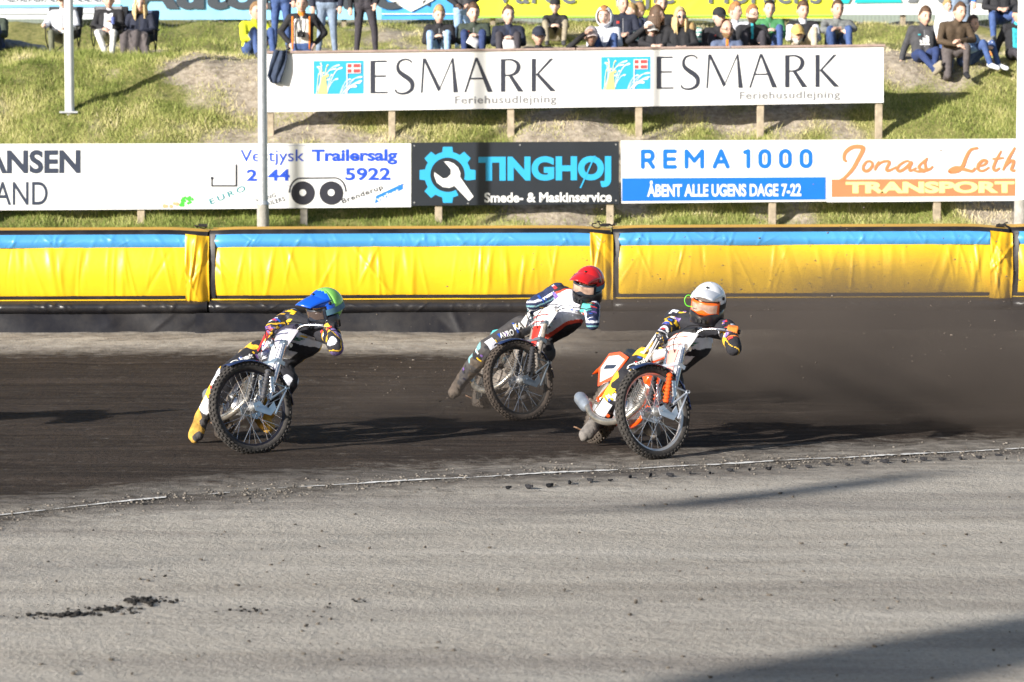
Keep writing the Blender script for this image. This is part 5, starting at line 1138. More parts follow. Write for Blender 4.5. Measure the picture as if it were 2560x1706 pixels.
# --- group round the photographer
who('man in bright yellow jacket sitting beside the grey mast', 'sit', 640, 30, 'yellow', 'jeans', rot=25, yaw=35, hair=('short', 'sandy'), bulk=1.2, collar=C['yellow'], skin=0, pk=dict(ha_b=(.14, -.30, .24)))
def stander(label, px, py, top, legs, shoe, d, **kw):
    J = pose('stand', **kw.pop('pk', {})); f = P(px, py, d); z = zb(f.x, d); rot = kw.pop('rot', 0.); s = kw.pop('s', 1.0); Mx = Matrix.Translation((f.x, d, z)) @ Matrix.Rotation(R(rot), 4, 'Z') @ Matrix.Scale(s, 4)
    return person(label, J, Mx, C[top], C[legs], C[shoe], s=s, seed=px % 89, **kw) + (J, Mx)
stander('person in dark jacket and blue jeans standing behind the yellow jacket', 703, 120, 'dnavy', 'jeans', 'dgrey', 48.3, pk=dict(ha_a=(-.26, -.10, .86)))
ph = stander('photographer in black jacket with orange lining, orange scarf and pale T-shirt', 755, 150, 'black', 'jeans', 'dgrey', 44.75, vest=(C['offw'], .12), collar=C['orange'], hair=('short', 'grey'), skin=0, bulk=1.1, pk=dict(el_a=(-.36, .06, 1.16), ha_a=(-.20, -.02, .96), el_b=(.38, .06, 1.14), ha_b=(.22, -.02, .96)))
Mp = ph[3]; m = MB(Mp)
for sx in (-1, 1): m.grid([[(sx * .125, -.155, z), (sx * .155, -.15, z)] for z in (.86, 1.0, 1.15, 1.30, 1.40)])
o = m.build('jacket_lining', cloth('lining', (.85, .22, .03)), ph[0]); o.modifiers.new('s', 'SOLIDIFY').thickness = .01
m = MB(Mp); m.box((0, -.20, 1.10), (.13, .06, .09)); m.lathe([(.038, 0), (.040, .06), (.034, .062), (.032, .05), (0, .05)], (0, -.23, 1.095), (0, -1, 0), 18); m.box((0, -.20, 1.155), (.05, .05, .03)); cm_ = m.build('camera', BLK, None, bevel=.006); tag(cm_, 'black camera hanging on the photographer\'s chest', 'camera')
m = MB(Mp)
for sx in (-1, 1): m.tube([(sx * .06, -.19, 1.13), (sx * .075, -.165, 1.28), (sx * .07, -.09, 1.44), (sx * .05, .03, 1.47)], .008, 5)
m.build('strap', BLK, cm_)
stander('man in grey-blue jeans standing next to the photographer', 818, 127, 'dnavy', 'gjeans', 'dgrey', 46.9, pk=dict(an_a=(-.16, .01, .09), an_b=(.14, .01, .09)))
stander('man in black jacket and dark grey trousers standing with legs apart', 912, 127, 'black', 'charcoal', 'grey', 46.9, bulk=1.12, vest=(C['charcoal'], .10), pk=dict(an_a=(-.15, .01, .09), an_b=(.19, .01, .09), kn_b=(.17, -.02, .5), ha_b=(.20, -.12, .95), ha_a=(-.24, -.1, .88)))
# --- front rows, left to right
P1 = dict(ha_a=(-.05, -.40, .36), ha_b=(.06, -.40, .36))
who('boy with sandy hair in black jacket and pale blue jeans', 'sit', 1098, 38, 'black', 'ltblue', yaw=14, pitch=16, hair=('fringe', 'blond'), skin=1, s=.95, pk=P1)
stander('man in black jacket and blue jeans sitting higher, head out of the picture', 1158, 95, 'black', 'ltblue', 'dgrey', 48.6, s=.92, vest=(C['dgrey'], .1), pk=dict(ha_a=(-.12, -.22, 1.02), ha_b=(.10, -.22, 1.02), el_a=(-.28, -.04, 1.15), el_b=(.28, -.04, 1.15)))
w12 = who('young man in dark green jacket holding a white sheet of paper', 'sit', 1184, 34, 'dgreen', 'djeans', yaw=12, hair=('fringe', 'brown'), skin=1, bare=.45, pk=P1)
w13 = who('young man in navy jacket with a paper folded in his hands', 'sit', 1271, 39, 'dnavy', 'charcoal', yaw=18, hair=('short', 'brown'), vest=(C['navy'], .04), skin=1, pk=P1)
who('older man in navy cap whose head just clears the board', 'sit', 1347, 92, 'black', 'djeans', yaw=10, cap=C['dnavy'], hair=('short', 'grey'), skin=2)
who('young man in black hoodie and khaki trousers, elbows on his knees', 'lean', 1388, 16, 'black', 'khaki', yaw=-4, cap=K_, capback=True, hair=None, skin=1, bulk=1.08, hood=None)
RA = dict(el_a=(-.34, -.16, .58), ha_a=(-.10, -.28, .78))
who('man in pink and white cap shading his eyes with a raised arm', 'sit', 1478, 93, 'black', 'charcoal', yaw=6, cap=C['pink'], hair=('short', 'grey'), skin=2, bulk=1.12, pk=RA)
who('child in white hoodie with the hood up', 'sit', 1511, 42, 'white', 'jeans', yaw=-12, hood=W_, hair=('fringe', 'ginger'), skin=1, pk=dict(ha_a=(-.1, -.3, .2), ha_b=(.14, -.3, .22)))
who('older man in navy jacket behind the white hoodie', 'chair', 1557, 12, 'dnavy', 'charcoal', d=48.4, yaw=22, hair=('short', 'grey'), skin=0, bulk=1.1)
who('blond boy in navy jacket looking away to the left', 'sit', 1578, 28, 'dnavy', 'djeans', yaw=-60, hair=('fringe', 'blond'), skin=1, s=.92, pk=dict(ha_a=(-.16, -.16, .66), el_a=(-.26, -.2, .45)))
who('brown-haired boy in navy jacket seen from behind his ear', 'sit', 1600, 27, 'navy', 'djeans', yaw=-110, hair=('fringe', 'sandy'), skin=1, s=.95, rot=-35)
who('woman with long brown hair turned in profile to the right', 'chair', 1641, 40, 'black', 'charcoal', yaw=62, hair=('long', 'brown'), skin=1, s=.95)
who('bearded man in black jacket sitting behind the brown-haired woman', 'chair', 1654, 12, 'black', 'charcoal', d=48.4, yaw=12, hair=('short', 'sandy'), beard='sandy', skin=0, bulk=1.1)
who('blonde woman in dark sunglasses and black top', 'chair', 1700, 44, 'black', 'charcoal', yaw=10, hair=('long', 'lightblond'), glasses='dark', skin=1, s=.95)
who('man in white peaked cap with one arm raised to his brow', 'sit', 1626, 79, 'black', 'charcoal', yaw=16, cap=C['offw'], hair=('short', 'grey'), beard='grey', skin=2, bulk=1.15, pk=RA)
who('fair-haired head bent down over a black jacket', 'sit', 1722, 80, 'black', 'charcoal', yaw=25, pitch=48, hair=('fringe', 'blond'), skin=1, bulk=1.1)
who('young man in black cap and black jacket', 'sit', 1798, 44, 'black', 'charcoal', yaw=24, cap=K_, hair=None, skin=1)
who('bald man with glasses in slate blue jacket with orange zip', 'sit', 1818, 75, 'slate', 'charcoal', yaw=14, hair=('bald', 'sandy'), beard='sandy', glasses='clear', vest=(C['orange'], .022), skin=2, bulk=1.1)
who('ginger man in white jacket looking to the right', 'sit', 1838, 30, 'white', 'jeans', yaw=55, hair=('short', 'ginger'), skin=1)
who('bearded man with glasses in black jacket, arms folded', 'sit', 1881, 37, 'black', 'charcoal', yaw=34, hair=('short', 'ginger'), beard='brown', glasses='clear', skin=1, vest=(C['turq'], .02), bulk=1.1, pk=dict(el_a=(-.26, -.16, .28), ha_a=(.06, -.28, .30), el_b=(.26, -.16, .28), ha_b=(-.06, -.30, .26)))
who('young man in green jacket and blue jeans', 'sit', 1924, 24, 'green', 'jeans', yaw=4, hair=('short', 'dark'), skin=1, pk=P1)
who('young man in black vest over a white hoodie', 'sit', 2008, 28, 'black', 'cream', yaw=14, hair=('fringe', 'brown'), skin=0, split=W_, collar=W_, bare=.4, pk=dict(ha_a=(-.20, -.40, .30), ha_b=(.20, -.36, .26)))
who('man in tan cap with white beard and camouflage jacket', 'sit', 1993, 88, 'camo', 'olive', yaw=8, cap=C['cap_tan'], hair=('short', 'white'), beard='white', skin=2)
who('young man in grey sweater and jeans, forearms crossed on his knees', 'sit', 2094, 25, 'grey', 'jeans', yaw=14, hair=('short', 'brown'), skin=0, bare=.25, pk=dict(ha_a=(.04, -.40, .38), ha_b=(-.02, -.43, .42), el_a=(-.25, -.26, .40), el_b=(.25, -.26, .42)))
# --- the slope at the right
h34 = who('young man in dark grey hoodie with white three-bar triangle, hands on the grass', 'recline', 2313, 43, 'dgrey', 'djeans', 'khaki', yaw=14, hair=('fringe', 'brown'), skin=0, collar=D_)
who('man in brown fleece kneeling on one knee', 'kneel', 2400, 32, 'brown', 'taupe', 'black', yaw=22, hair=('short', 'brown'), skin=0, bulk=1.08)
who('small fair-haired child in white shirt behind the brown fleece', 'stand', 2368, 16, 'white', 'jeans', 'grey', s=.66, yaw=30, hair=('fringe', 'blond'), skin=1)
stander('person in royal blue jacket standing at the top of the slope', 2400, 60, 'blue', 'gjeans', 'grey', 48.4)
who('man in black jacket and blue jeans sitting above the man in the brown fleece', 'chair', 2500, -52, 'black', 'jeans', 'grey', d=47.4, bulk=1.1, pk=dict(kn_a=(-.20, -.44, .44), an_a=(-.20, -.56, .06), to_a=(-.22, -.72, .03), kn_b=(.20, -.44, .45), an_b=(.10, -.50, .06)))
who('man at the right edge in black jacket and turquoise shirt', 'recline', 2547, 38, 'black', 'charcoal', 'grey', yaw=20, cap=K_, hair=None, skin=2, bulk=1.1, vest=(C['turq'], .09))
ob = who('person in jeans lying back behind the kneeling man, legs drawn up', 'sit', 2432, 62, 'ltblue', 'jeans', 'white', yaw=40, rot=50, hair=('short', 'brown'), s=.92)
# orange bag
m = MB(); q = G(2462, 140, 44); m.plate([(-.14, 0), (.14, 0), (.03, .20), (-.05, .22)], .06, q + Vector((0, .0, .0))); bg_ = m.build('bag', cloth('orangebag', (.80, .25, .05)), None, bevel=.01); tag(bg_, 'small orange bag on the grass behind the kneeling man', 'bag')
m = MB(); m.ell(q + Vector((-.03, -.075, .09)), (.035, .005, .035), 12, 6); m.build('green_dot', cloth('greendot', (.35, .6, .08)), bg_)
# striped deck chairs
STR = bpy.data.materials.new('striped_cloth'); STR.use_nodes = True; nt = STR.node_tree; tc = nt.nodes.new('ShaderNodeTexCoord'); sx = nt.nodes.new('ShaderNodeSeparateXYZ'); nt.links.new(tc.outputs['Generated'], sx.inputs[0]); mu = nt.nodes.new('ShaderNodeMath'); mu.operation = 'MULTIPLY'; mu.inputs[1].default_value = 5.5; nt.links.new(sx.outputs['Z'], mu.inputs[0]); fr_ = nt.nodes.new('ShaderNodeMath'); fr_.operation = 'FRACT'; nt.links.new(mu.outputs[0], fr_.inputs[0]); rp = nt.nodes.new('ShaderNodeValToRGB'); rp.color_ramp.interpolation = 'CONSTANT'; rp.color_ramp.elements[0].color = (.03, .20, .18, 1); rp.color_ramp.elements[1].position = .45; rp.color_ramp.elements[1].color = (.70, .72, .66, 1); nt.links.new(fr_.outputs[0], rp.inputs[0]); nt.links.new(rp.outputs[0], nt.nodes['Principled BSDF'].inputs['Base Color'])
for (x0, x1, y0, d, lab) in ((1583, 1662, 78, 46.1, 'green and white striped deck chair beneath the brown-haired woman'), (1677, 1756, 70, 46.1, 'green and white striped deck chair beside the fair-haired bent head')):
    a, b = P(x0, y0, d), P(x1, y0, d); z0 = zb(a.x, d); root = empty('deck_chair', ((a.x + b.x) / 2, d, z0), lab, 'chair')
    m = MB(); m.grid([[(x, d + .10 * math.sin((x - a.x) / (b.x - a.x) * 3.14) + .1 * t, z0 + .12 + (a.z - z0 - .12) * t + .03 * math.sin((x - a.x) / (b.x - a.x) * 3.14)) for x in np.linspace(a.x, b.x, 9)] for t in np.linspace(0, 1, 7)]); o = m.build('backrest', STR, root); o.modifiers.new('s', 'SOLIDIFY').thickness = .02
    for x in (a.x, b.x): m = MB(); m.tube([(x, d - .2, z0 - .05), (x, d + .12, a.z)], .012, 7); m.build('frame_post', CHF, root)
# papers
for (w_, lab, a) in ((w12, 'white sheet of paper held by the young man in the dark green jacket', 28), (w13, 'folded white paper in the hands of the young man in the navy jacket', -8)):
    m = MB(w_[3] @ Matrix.Translation((.01, -.50, .27)) @ Matrix.Rotation(R(a), 4, 'Y') @ Matrix.Rotation(R(-35), 4, 'X')); m.grid([[(x, .012 * math.sin(x * 20), z) for x in (-.10, -.03, .04, .10)] for z in (-.10, -.03, .03, .09)]); o = m.build('paper_sheet', paint('paper', (.78, .76, .77))); o.modifiers.new('s', 'SOLIDIFY').thickness = .002; tag(o, lab, 'paper')
# three-bar triangle on the hoodie, laid on the cloth
BVHC = {}
def print_on(body, polys, Mx, mat, name='print', lift=.004):
    """flat print projected on a body along the frame's y axis; Mx: x right, z up, y into the body"""
    me = body.data
    if body.name not in BVHC: BVHC[body.name] = BVHTree.FromPolygons([v.co for v in me.vertices], [p.vertices for p in me.polygons])
    bvh = BVHC[body.name]; V = []; F = []; dr = (Mx.to_3x3() @ Vector((0, 1, 0))).normalized()
    for poly in polys:
        k = len(V)
        for x, z in poly:
            o_ = Mx @ Vector((x, -.6, z)); h = bvh.ray_cast(o_, dr, 1.5); V.append((h[0] - dr * lift) if h[0] is not None else (Mx @ Vector((x, 0, z))))
        F.append(tuple(range(k, k + len(poly))))
    me2 = bpy.data.meshes.new(name); me2.from_pydata([tuple(v) for v in V], [], F); setmats(me2, mat); o = bpy.data.objects.new(name, me2); link(o, body); return o
def quads(x0, z0, x1, z1, nx=4, nz=4): return [[(x0 + (x1 - x0) * i / nx, z0 + (z1 - z0) * j / nz), (x0 + (x1 - x0) * (i + 1) / nx, z0 + (z1 - z0) * j / nz), (x0 + (x1 - x0) * (i + 1) / nx, z0 + (z1 - z0) * (j + 1) / nz), (x0 + (x1 - x0) * i / nx, z0 + (z1 - z0) * (j + 1) / nz)] for i in range(nx) for j in range(nz)]
body = h34[0]; ch = h34[3] @ h34[2]['che']; Mt = Matrix.Translation(ch + Vector((.0, 0, -.10)))
bars = []
for i, (x, hgt) in enumerate(((-.060, .055), (-.005, .095), (.050, .135))): bars.append([(x - .022, -.03), (x + .022, -.03), (x + .022 - hgt * .0, -.03 + hgt * .75), (x - .030, -.03 + hgt)])
bars.append([(-.085, -.065), (.085, -.065), (.085, -.042), (-.085, -.042)]); print_on(body, bars, Mt, WHITE, 'chest_print', .012)
# jacket thrown over the long board
tlj = P(665, 128, DU - .06); m = MB(); rows = []
for t in np.linspace(0, 1, 16):
    y_ = 124 + 82 * t; xl = np.interp(t, [0, .15, .5, .8, 1], [688, 684, 674, 668, 676]); xr = np.interp(t, [0, .3, .6, .9, 1], [719, 718, 712, 702, 700])
    rows.append([P(xl + (xr - xl) * u, y_ + 3 * math.sin(u * 3.14), DU - .075 - .022 * math.sin(u * 13 + t * 2) - .02 * math.sin(u * 5 - t * 3)) for u in np.linspace(0, 1, 18)])
m.grid(rows); jk = m.build('jacket', cloth('hungjacket', (.03, .045, .085)), None); jk.modifiers.new('s', 'SOLIDIFY').thickness = .02; tag(jk, 'dark blue jacket hung over the left end of the long white board', 'jacket')

# zips and small chest badges
rz = random.Random(12); ZC = [paint('zip_grey', (.35, .35, .37)), paint('zip_dark', (.03, .03, .035)), paint('badge_white', (.7, .7, .7)), paint('badge_red', S(190, 50, 40)), paint('badge_teal', S(40, 150, 160))]
for i, (o, che_, rm) in enumerate(PEOPLE):
    Mz = Matrix.Translation(che_) @ rm.to_4x4()
    if i % 3 != 1: print_on(o, quads(-.005, -.20, .005, .09, 1, 8), Mz, ZC[0 if i % 2 else 1], 'zip', .006)
    if i % 2: x = rz.choice((-.09, .08)); w2 = rz.uniform(.015, .03); print_on(o, quads(x - w2, .0, x + w2, rz.uniform(.02, .045), 3, 2), Mz, ZC[rz.choice((2, 2, 3, 4))], 'badge', .006)
# ================================================================== the three riders
def helmet(root, Hm, shell, peak_m, gog, lens, chin, strap, shell2=None):
    m = MB(Hm); n, k = 40, 26; rows = []
    for i in range(k + 1):
        t = math.pi * i / k; row = []
        for j in range(n + 1):
            a = 2 * math.pi * j / n; x, y, z = math.sin(t) * math.cos(a), math.sin(t) * math.sin(a), math.cos(t)
            rx, ry, rz = .128, .152, .140; low = max(0, -z - .1); px = x * rx * (1 - .12 * low); py = y * ry * (1 - .10 * low) + .018; pz = z * rz + .028
            row.append((px, py, pz))
        rows.append(row)
    m.grid(rows); inv = Hm.inverted()
    def out(f):
        c = sum((inv @ m.v[i] for i in f), Vector()) / 4
        return (c.y < -.025 and -.12 < c.z < .065 and not (c.y > -.06 and abs(c.x) > .112)) or c.z < -.088
    m.f = [f for f in m.f if not out(f)]; m.mi = [1 if shell2 and (lambda c: c.y < -.012 + .15 * abs(c.x))(sum((inv @ m.v[i] for i in f), Vector()) / 4) else 0 for f in m.f]; h = m.build('helmet', [shell, shell2 or shell], root); s = h.modifiers.new('s', 'SOLIDIFY'); s.thickness = .014
    # chin bar
    m = MB(Hm); rows = []
    for j in range(19):
        a = R(-100 + 200 * j / 18); q = abs(math.sin(a)); x = .124 * math.sin(a); y = -.150 * math.cos(a) * (1.13 - .1 * q) + .01; hgt = .034 + .024 * q; zc = -.088 + .012 * q
        rows.append([(x * f, y * f2, zc + z) for f, f2, z in ((.92, .92, hgt), (1.0, 1.0, hgt * .8), (1.04, 1.05, 0), (1.0, 1.0, -hgt * .9), (.9, .9, -hgt))])
    m.grid(rows); c = m.build('chin_bar', chin, h); c.modifiers.new('s', 'SOLIDIFY').thickness = .012
    m = MB(Hm)
    for q in (-1, 0, 1): m.box((.028 * q, -.170 + .006 * abs(q), -.086), (.018, .012, .022))
    m.build('chin_vent', BLK, h)
    # peak
    m = MB(Hm); rows = []
    for i in range(9):
        t = i / 8; w_ = .118 - .026 * t; y = -.050 - .175 * t; z0 = .140 + .012 * t - .030 * t * t
        rows.append([(w_ * q, y + .055 * q * q * (1 - .3 * t), z0 - .050 * q * q * (1 - .35 * t)) for q in [-1 + .2 * v for v in range(11)]])
    m.grid(rows); p = m.build('peak', peak_m, h); p.modifiers.new('s', 'SOLIDIFY').thickness = .008
    m = MB(Hm)
    for sx in (-1, 1): m.ell((.122 * sx, -.02, .075), (.010, .014, .014), 10, 6)
    m.ell((0, -.07, .152), (.012, .012, .008), 10, 6); m.build('peak_bolt', BLK, h)
    # goggles
    def ring(ra, z0, z1, a0, a1, n_, dz=0): return [[((.118 + ra) * math.sin(R(a)), -(.132 + ra) * math.cos(R(a)) + .004, z0 + (z1 - z0) * t - dz * math.exp(-(a / 14) ** 2) * (1 - t)) for a in np.linspace(a0, a1, n_)] for t in np.linspace(0, 1, 6)]
    m = MB(Hm); m.grid(ring(.000, -.048, .048, -62, 62, 25)); g = m.build('goggles', gog, h); sg = g.modifiers.new('s', 'SOLIDIFY'); sg.thickness = .016; sg.offset = 0
    m = MB(Hm); m.grid(ring(.0105, -.030, .034, -50, 50, 21, -.022)); m.build('lens', lens, g)
    m = MB(Hm); m.grid([[((.131) * math.sin(R(a)), -.156 * math.cos(R(a)) + .018, z) for a in np.linspace(58, 302, 40)] for z in (-.012, .016, .034)]); m.build('goggle_strap', strap, g)
    return h
def rider(label, Z, J, bk, cols, classify, hel, hdir, extra=None):
    """J: joints given by their place in the photo (through Z) and distance from the camera"""
    root_b, B, Fm, grips = bikes[bk]; w = {k: P(*Z(v[0], v[1]), v[2]) for k, v in J.items()}
    pr = []; add = lambda a, ra, b, rb, t: pr.append((a, ra, b, rb, t))
    T, AR, TH, CF, BT, GL, NK = range(7)
    shl, shr, pel, nec = w['sh_l'], w['sh_r'], w['pel'], w['nec']; ax = (nec - pel).normalized(); sx = (shl - shr); sx.normalize(); fr = sx.cross(ax).normalized(); fr = fr if fr.y < 0 else -fr; axp = (ax - sx * ax.dot(sx)).normalized()
    che = pel.lerp(nec, .68)
    for q in (-1, 1):
        add(che + sx * (.085 * q + .012), .132, pel + sx * (.068 * q + .015) + ax * .10, .122, T); add(pel + sx * .05 * q + ax * .02, .118, pel + sx * .075 * q, .115, TH)
    add(shl - ax * .02, .082, shr - ax * .02, .082, T); add(che, .10, nec, .072, T); add(nec, .062, nec + ax * .07, .06, NK)
    for s_, sd in (('l', 1), ('r', -1)):
        sh, el = w['sh_' + s_], w['el_' + s_]; g, ga = grips[0 if s_ == 'l' else 1]; dirf = (g - el).normalized(); wr = g - dirf * .055
        add(sh, .074, el, .060, AR); add(el, .060, wr.lerp(el, .12), .044, AR); add(wr.lerp(el, .14), .046, wr, .036, GL)
        # fist closed round the grip
        ga = ga if sd > 0 else ga; b_ = (wr - g); b_ = (b_ - ga * b_.dot(ga)).normalized(); up_ = ga.cross(b_); up_ = up_ if up_.z > 0 else -up_
        for i in range(4):
            o = g + ga * (.030 - .020 * i); pts = [o + (b_ * math.cos(t) + up_ * math.sin(t)) * .034 for t in (R(25), R(85), R(150), R(215), R(265))]
            add(wr.lerp(o, .35), .020, pts[0], .016, GL)
            for p0, p1 in zip(pts, pts[1:]): add(p0, .0125, p1, .0115, GL)
        o = g - ga * .042 * sd * 1; pts = [wr, o + (b_ * math.cos(R(-20)) + up_ * math.sin(R(-20))) * .036, o + (b_ * math.cos(R(-95)) + up_ * math.sin(R(-95))) * .034, o + (b_ * math.cos(R(-150)) + up_ * math.sin(R(-150))) * .034]
        for p0, p1 in zip(pts, pts[1:]): add(p0, .014, p1, .0125, GL)
    for s_ in 'lr':
        hip, kn, an, to = [w[k + '_' + s_] for k in ('hip', 'kn', 'an', 'to')]
        add(hip, .110, kn, .086, TH); add(kn, .090, kn.lerp(an, .40), .082, CF); add(kn.lerp(an, .30), .082, an, .062, CF); add(kn.lerp(an, .62), .074, an, .062, BT); sdv = (to - an).cross(Vector((0, 0, 1))).normalized() * .020; add(an, .060, to + sdv, .042, BT); add(an, .056, to - sdv, .042, BT); add(an.lerp(to, .5), .05, to + (to - an).normalized() * .035, .036, BT); hl = an + (an - to).normalized() * .035 + (an - kn).normalized() * .02; add(hl, .046, an, .05, BT); add(hl, .04, to, .038, BT)
    co, fs, c, idx, par = fuse(pr, .0075, 5); co = wrinkle(wrinkle(co, np.array(che), .012, 9, 5), np.array(che), .007, 24, 2); tags = np.array([p[4] for p in pr])[idx]
    rel = c - np.array(pel); v = rel @ np.array(axp) / (nec - pel).dot(axp); u = rel @ np.array(sx) - v * float((nec - pel).dot(sx)); f_ = rel @ np.array(fr)
    limb = np.array([0] * len(pr)); mi = classify(tags, u, v, f_, par, idx, pr, c)
    me = bpy.data.meshes.new('person'); me.from_pydata([tuple(p) for p in co], [], [tuple(q) for q in fs]); setmats(me, cols); me.polygons.foreach_set('material_index', mi.astype(np.int32)); me.polygons.foreach_set('use_smooth', np.ones(len(fs), bool)); me.update()
    ob = bpy.data.objects.new('person', me); COL.objects.link(ob); tag(ob, label, 'person', 'speedway riders')
    Hm = hmat(w['hd'], *hdir, 1.0)
    fm = MB(); add_head(fm, hmat(w['hd'] + Vector((0, 0, -.01)), *hdir, .98), False, (0, 1, 2, 0)); fm.build('face', [SKIN[1], EYE, LIP], ob)
    helmet(ob, Hm, *hel)
    # panel frame for prints: x across the chest, z up the chest
    Mt = Matrix.Translation(pel) @ Matrix((sx, -fr, ax)).transposed().to_4x4()
    for k in (('hip_r', 'kn_r', .46), ('hip_l', 'kn_l', .46), ('sh_l', 'el_l', 0), ('sh_r', 'el_r', 0)): pass
    print(label[:30], 'thigh %.2f calf %.2f | thighL %.2f calfL %.2f | uarmR %.2f farmR %.2f uarmL %.2f farmL %.2f | torso %.2f sh %.2f' % ((w['hip_r'] - w['kn_r']).length, (w['kn_r'] - w['an_r']).length, (w['hip_l'] - w['kn_l']).length, (w['kn_l'] - w['an_l']).length, (shr - w['el_r']).length, (grips[1][0] - w['el_r']).length, (shl - w['el_l']).length, (grips[0][0] - w['el_l']).length, (nec - pel).length, (shl - shr).length))
    def gp(p):  # photo pixel of a world point
        d = p - Vector((0, 0, CAMH)); cth, sth = math.cos(PITCH), math.sin(PITCH); zf = d.y * cth - d.z * sth; yu = d.y * sth + d.z * cth; return (1280 + FPX * d.x / zf, 853 - FPX * yu / zf)
    print('   grips', [tuple(round(a) for a in gp(g[0])) + (round(g[0].y, 2),) for g in grips], 'seat', [round(a) for a in gp(B @ Vector((.3, 0, .8)))], round((B @ Vector((.3, 0, .8))).y, 2), 'peg', [round(a) for a in gp(B @ Vector((.28, -.2, .28)))], round((B @ Vector((.28, -.2, .28))).y, 2))
    return ob, Mt, w
def chest_text(ob, Mt, s, x, z, h, mat, wmax=None, rot=0.):
    V, F = text_verts(s, .02); lo, hi = V.min(0), V.max(0); k = h / (hi[1] - lo[1]); k2 = k if wmax is None else wmax / (hi[0] - lo[0]); cx, cz = (lo[0] + hi[0]) / 2, (lo[1] + hi[1]) / 2; cr, sr = math.cos(rot), math.sin(rot)
    polys = [[(x + ((V[i][0] - cx) * k2) * cr - ((V[i][1] - cz) * k) * sr, z + ((V[i][0] - cx) * k2) * sr + ((V[i][1] - cz) * k) * cr) for i in f] for f in F]
    return print_on(ob, polys, Mt, mat, 'chest_lettering', .008)
Z1 = lambda x, y: (440 + x / 3.337, 690 + y / 3.337); Z2 = lambda x, y: (1090 + x / 3.647, 650 + y / 3.647); Z3 = lambda x, y: (1400 + x / 3.266, 690 + y / 3.266)
SUITK = cloth('suit_black', (.016, .016, .022)); SUITW = cloth('suit_white', (.66, .67, .74), .1); SUITY = cloth('suit_yellow', (.74, .44, .03)); SUITG = cloth('suit_charcoal', (.060, .055, .056), .3); SUITR = cloth('suit_red', (.62, .06, .035)); GLOVEK = cloth('glove_black', (.014, .014, .018)); GLOVEO = cloth('glove_orange', (.80, .20, .03)); GLOVET = cloth('glove_teal', (.10, .52, .46)); BOOTY = cloth('boot_yellow', (.48, .28, .05), .4); BOOTG = cloth('boot_grey', (.16, .145, .135), .4); MUDC = cloth('muddy_boot', (.10, .078, .062), .4); SUITT = cloth('suit_teal', (.20, .42, .46)); SUITN = cloth('suit_navy', (.02, .03, .085)); SUITP = cloth('suit_purple', (.17, .12, .30), .5)
def bandmap(team):
    def f(tags, u, v, fr, par, idx, pr, c):
        mi = np.zeros(len(tags), int); T, AR, TH, CF, BT, GL, NK = range(7)
        nz = np.array([mnoise.noise((float(p[0]) * 9, float(p[1]) * 9, float(p[2]) * 9 + len(team))) for p in c])
        a0 = np.array([tuple(p[0]) for p in pr]); a1 = np.array([tuple(p[2]) for p in pr]); off = c - (a0[idx] + (a1 - a0)[idx] * par[:, None]); ox, oz = off[:, 0], off[:, 2]
        torso = tags == T; mi[torso] = 0; arm = tags == AR; th = tags == TH; cf = tags == CF
        if team in 'YZ':      # black, white and yellow
            fro = torso & (fr > -.11); mi[fro & (v > .60) & (v < .84) & (np.abs(u) < .25)] = 1; mi[fro & (v > .20) & (v < .42) & (np.abs(u) < .25)] = 1
            mi[torso & (u > .205) & (fr < -.06) & (v < .75)] = 2; mi[torso & (u < -.16) & (v < .55)] = 2; mi[torso & (v < .05)] = 0
            mi[arm & (nz > .22)] = 6; mi[arm & (nz < -.30)] = 1; mi[arm & (np.abs(nz - .12) < .04)] = 2
            mi[th & (nz > .12) & (par < .34)] = 2; mi[th & (par < .30) & (nz < -.20)] = 1
            mi[cf & (ox < -.048)] = 2; mi[cf & (nz < -.28)] = 1
        else:                # white front with red border, charcoal legs
            fro = torso & (fr > -.07); mi[fro & (v > .08)] = 1; mi[fro & (np.abs(u) > .20)] = 7; mi[fro & (v < .22)] = 7; mi[torso & (np.abs(u) > .235)] = 0; mi[torso & (v < .10)] = 0
            mi[arm] = 8; mi[arm & (np.abs(oz - .015) < .010)] = 1; mi[arm & (np.abs(oz + .022) < .006)] = 9; mi[arm & (np.abs(par - .10) < .035)] = 1
            mi[th] = 5; mi[cf] = 5; mi[cf & (par > .45)] = 3; mi[cf & (ox < -.068)] = 9
        mi[tags == BT] = 3; mi[(tags == BT) & (nz > .18)] = 5; mi[(tags == CF) & (nz > .30)] = 0; mi[tags == GL] = 4; mi[tags == NK] = 0; return mi
    return f
GREEN_H = M('helmet_green', S(140, 215, 100), .3, 0, .06, 6, coat=.5); BLUE_H = M('helmet_blue', S(20, 85, 200), .3, 0, .1, 6, coat=.5); RED_H = M('helmet_red', S(205, 35, 38), .25, 0, .08, 6, coat=.6); WHITE_H = M('helmet_white', (.78, .79, .84), .22, 0, .05, 6, coat=.6); LENS = M('lens_smoke', (.12, .09, .08), .08, .3, .1, 6, coat=.6); LENSO = M('lens_amber', (.50, .33, .26), .12, .1, .45, 16, coat=.6); GOGO = M('goggle_orange', S(240, 100, 30), .35); GOGK = M('goggle_dark', (.03, .035, .05), .35); CHK = M('chin_black', (.016, .016, .02), .3, 0, .2, 9, coat=.4); CHG = M('strap_blue', (.10, .22, .30), .7)
d0 = 20.42
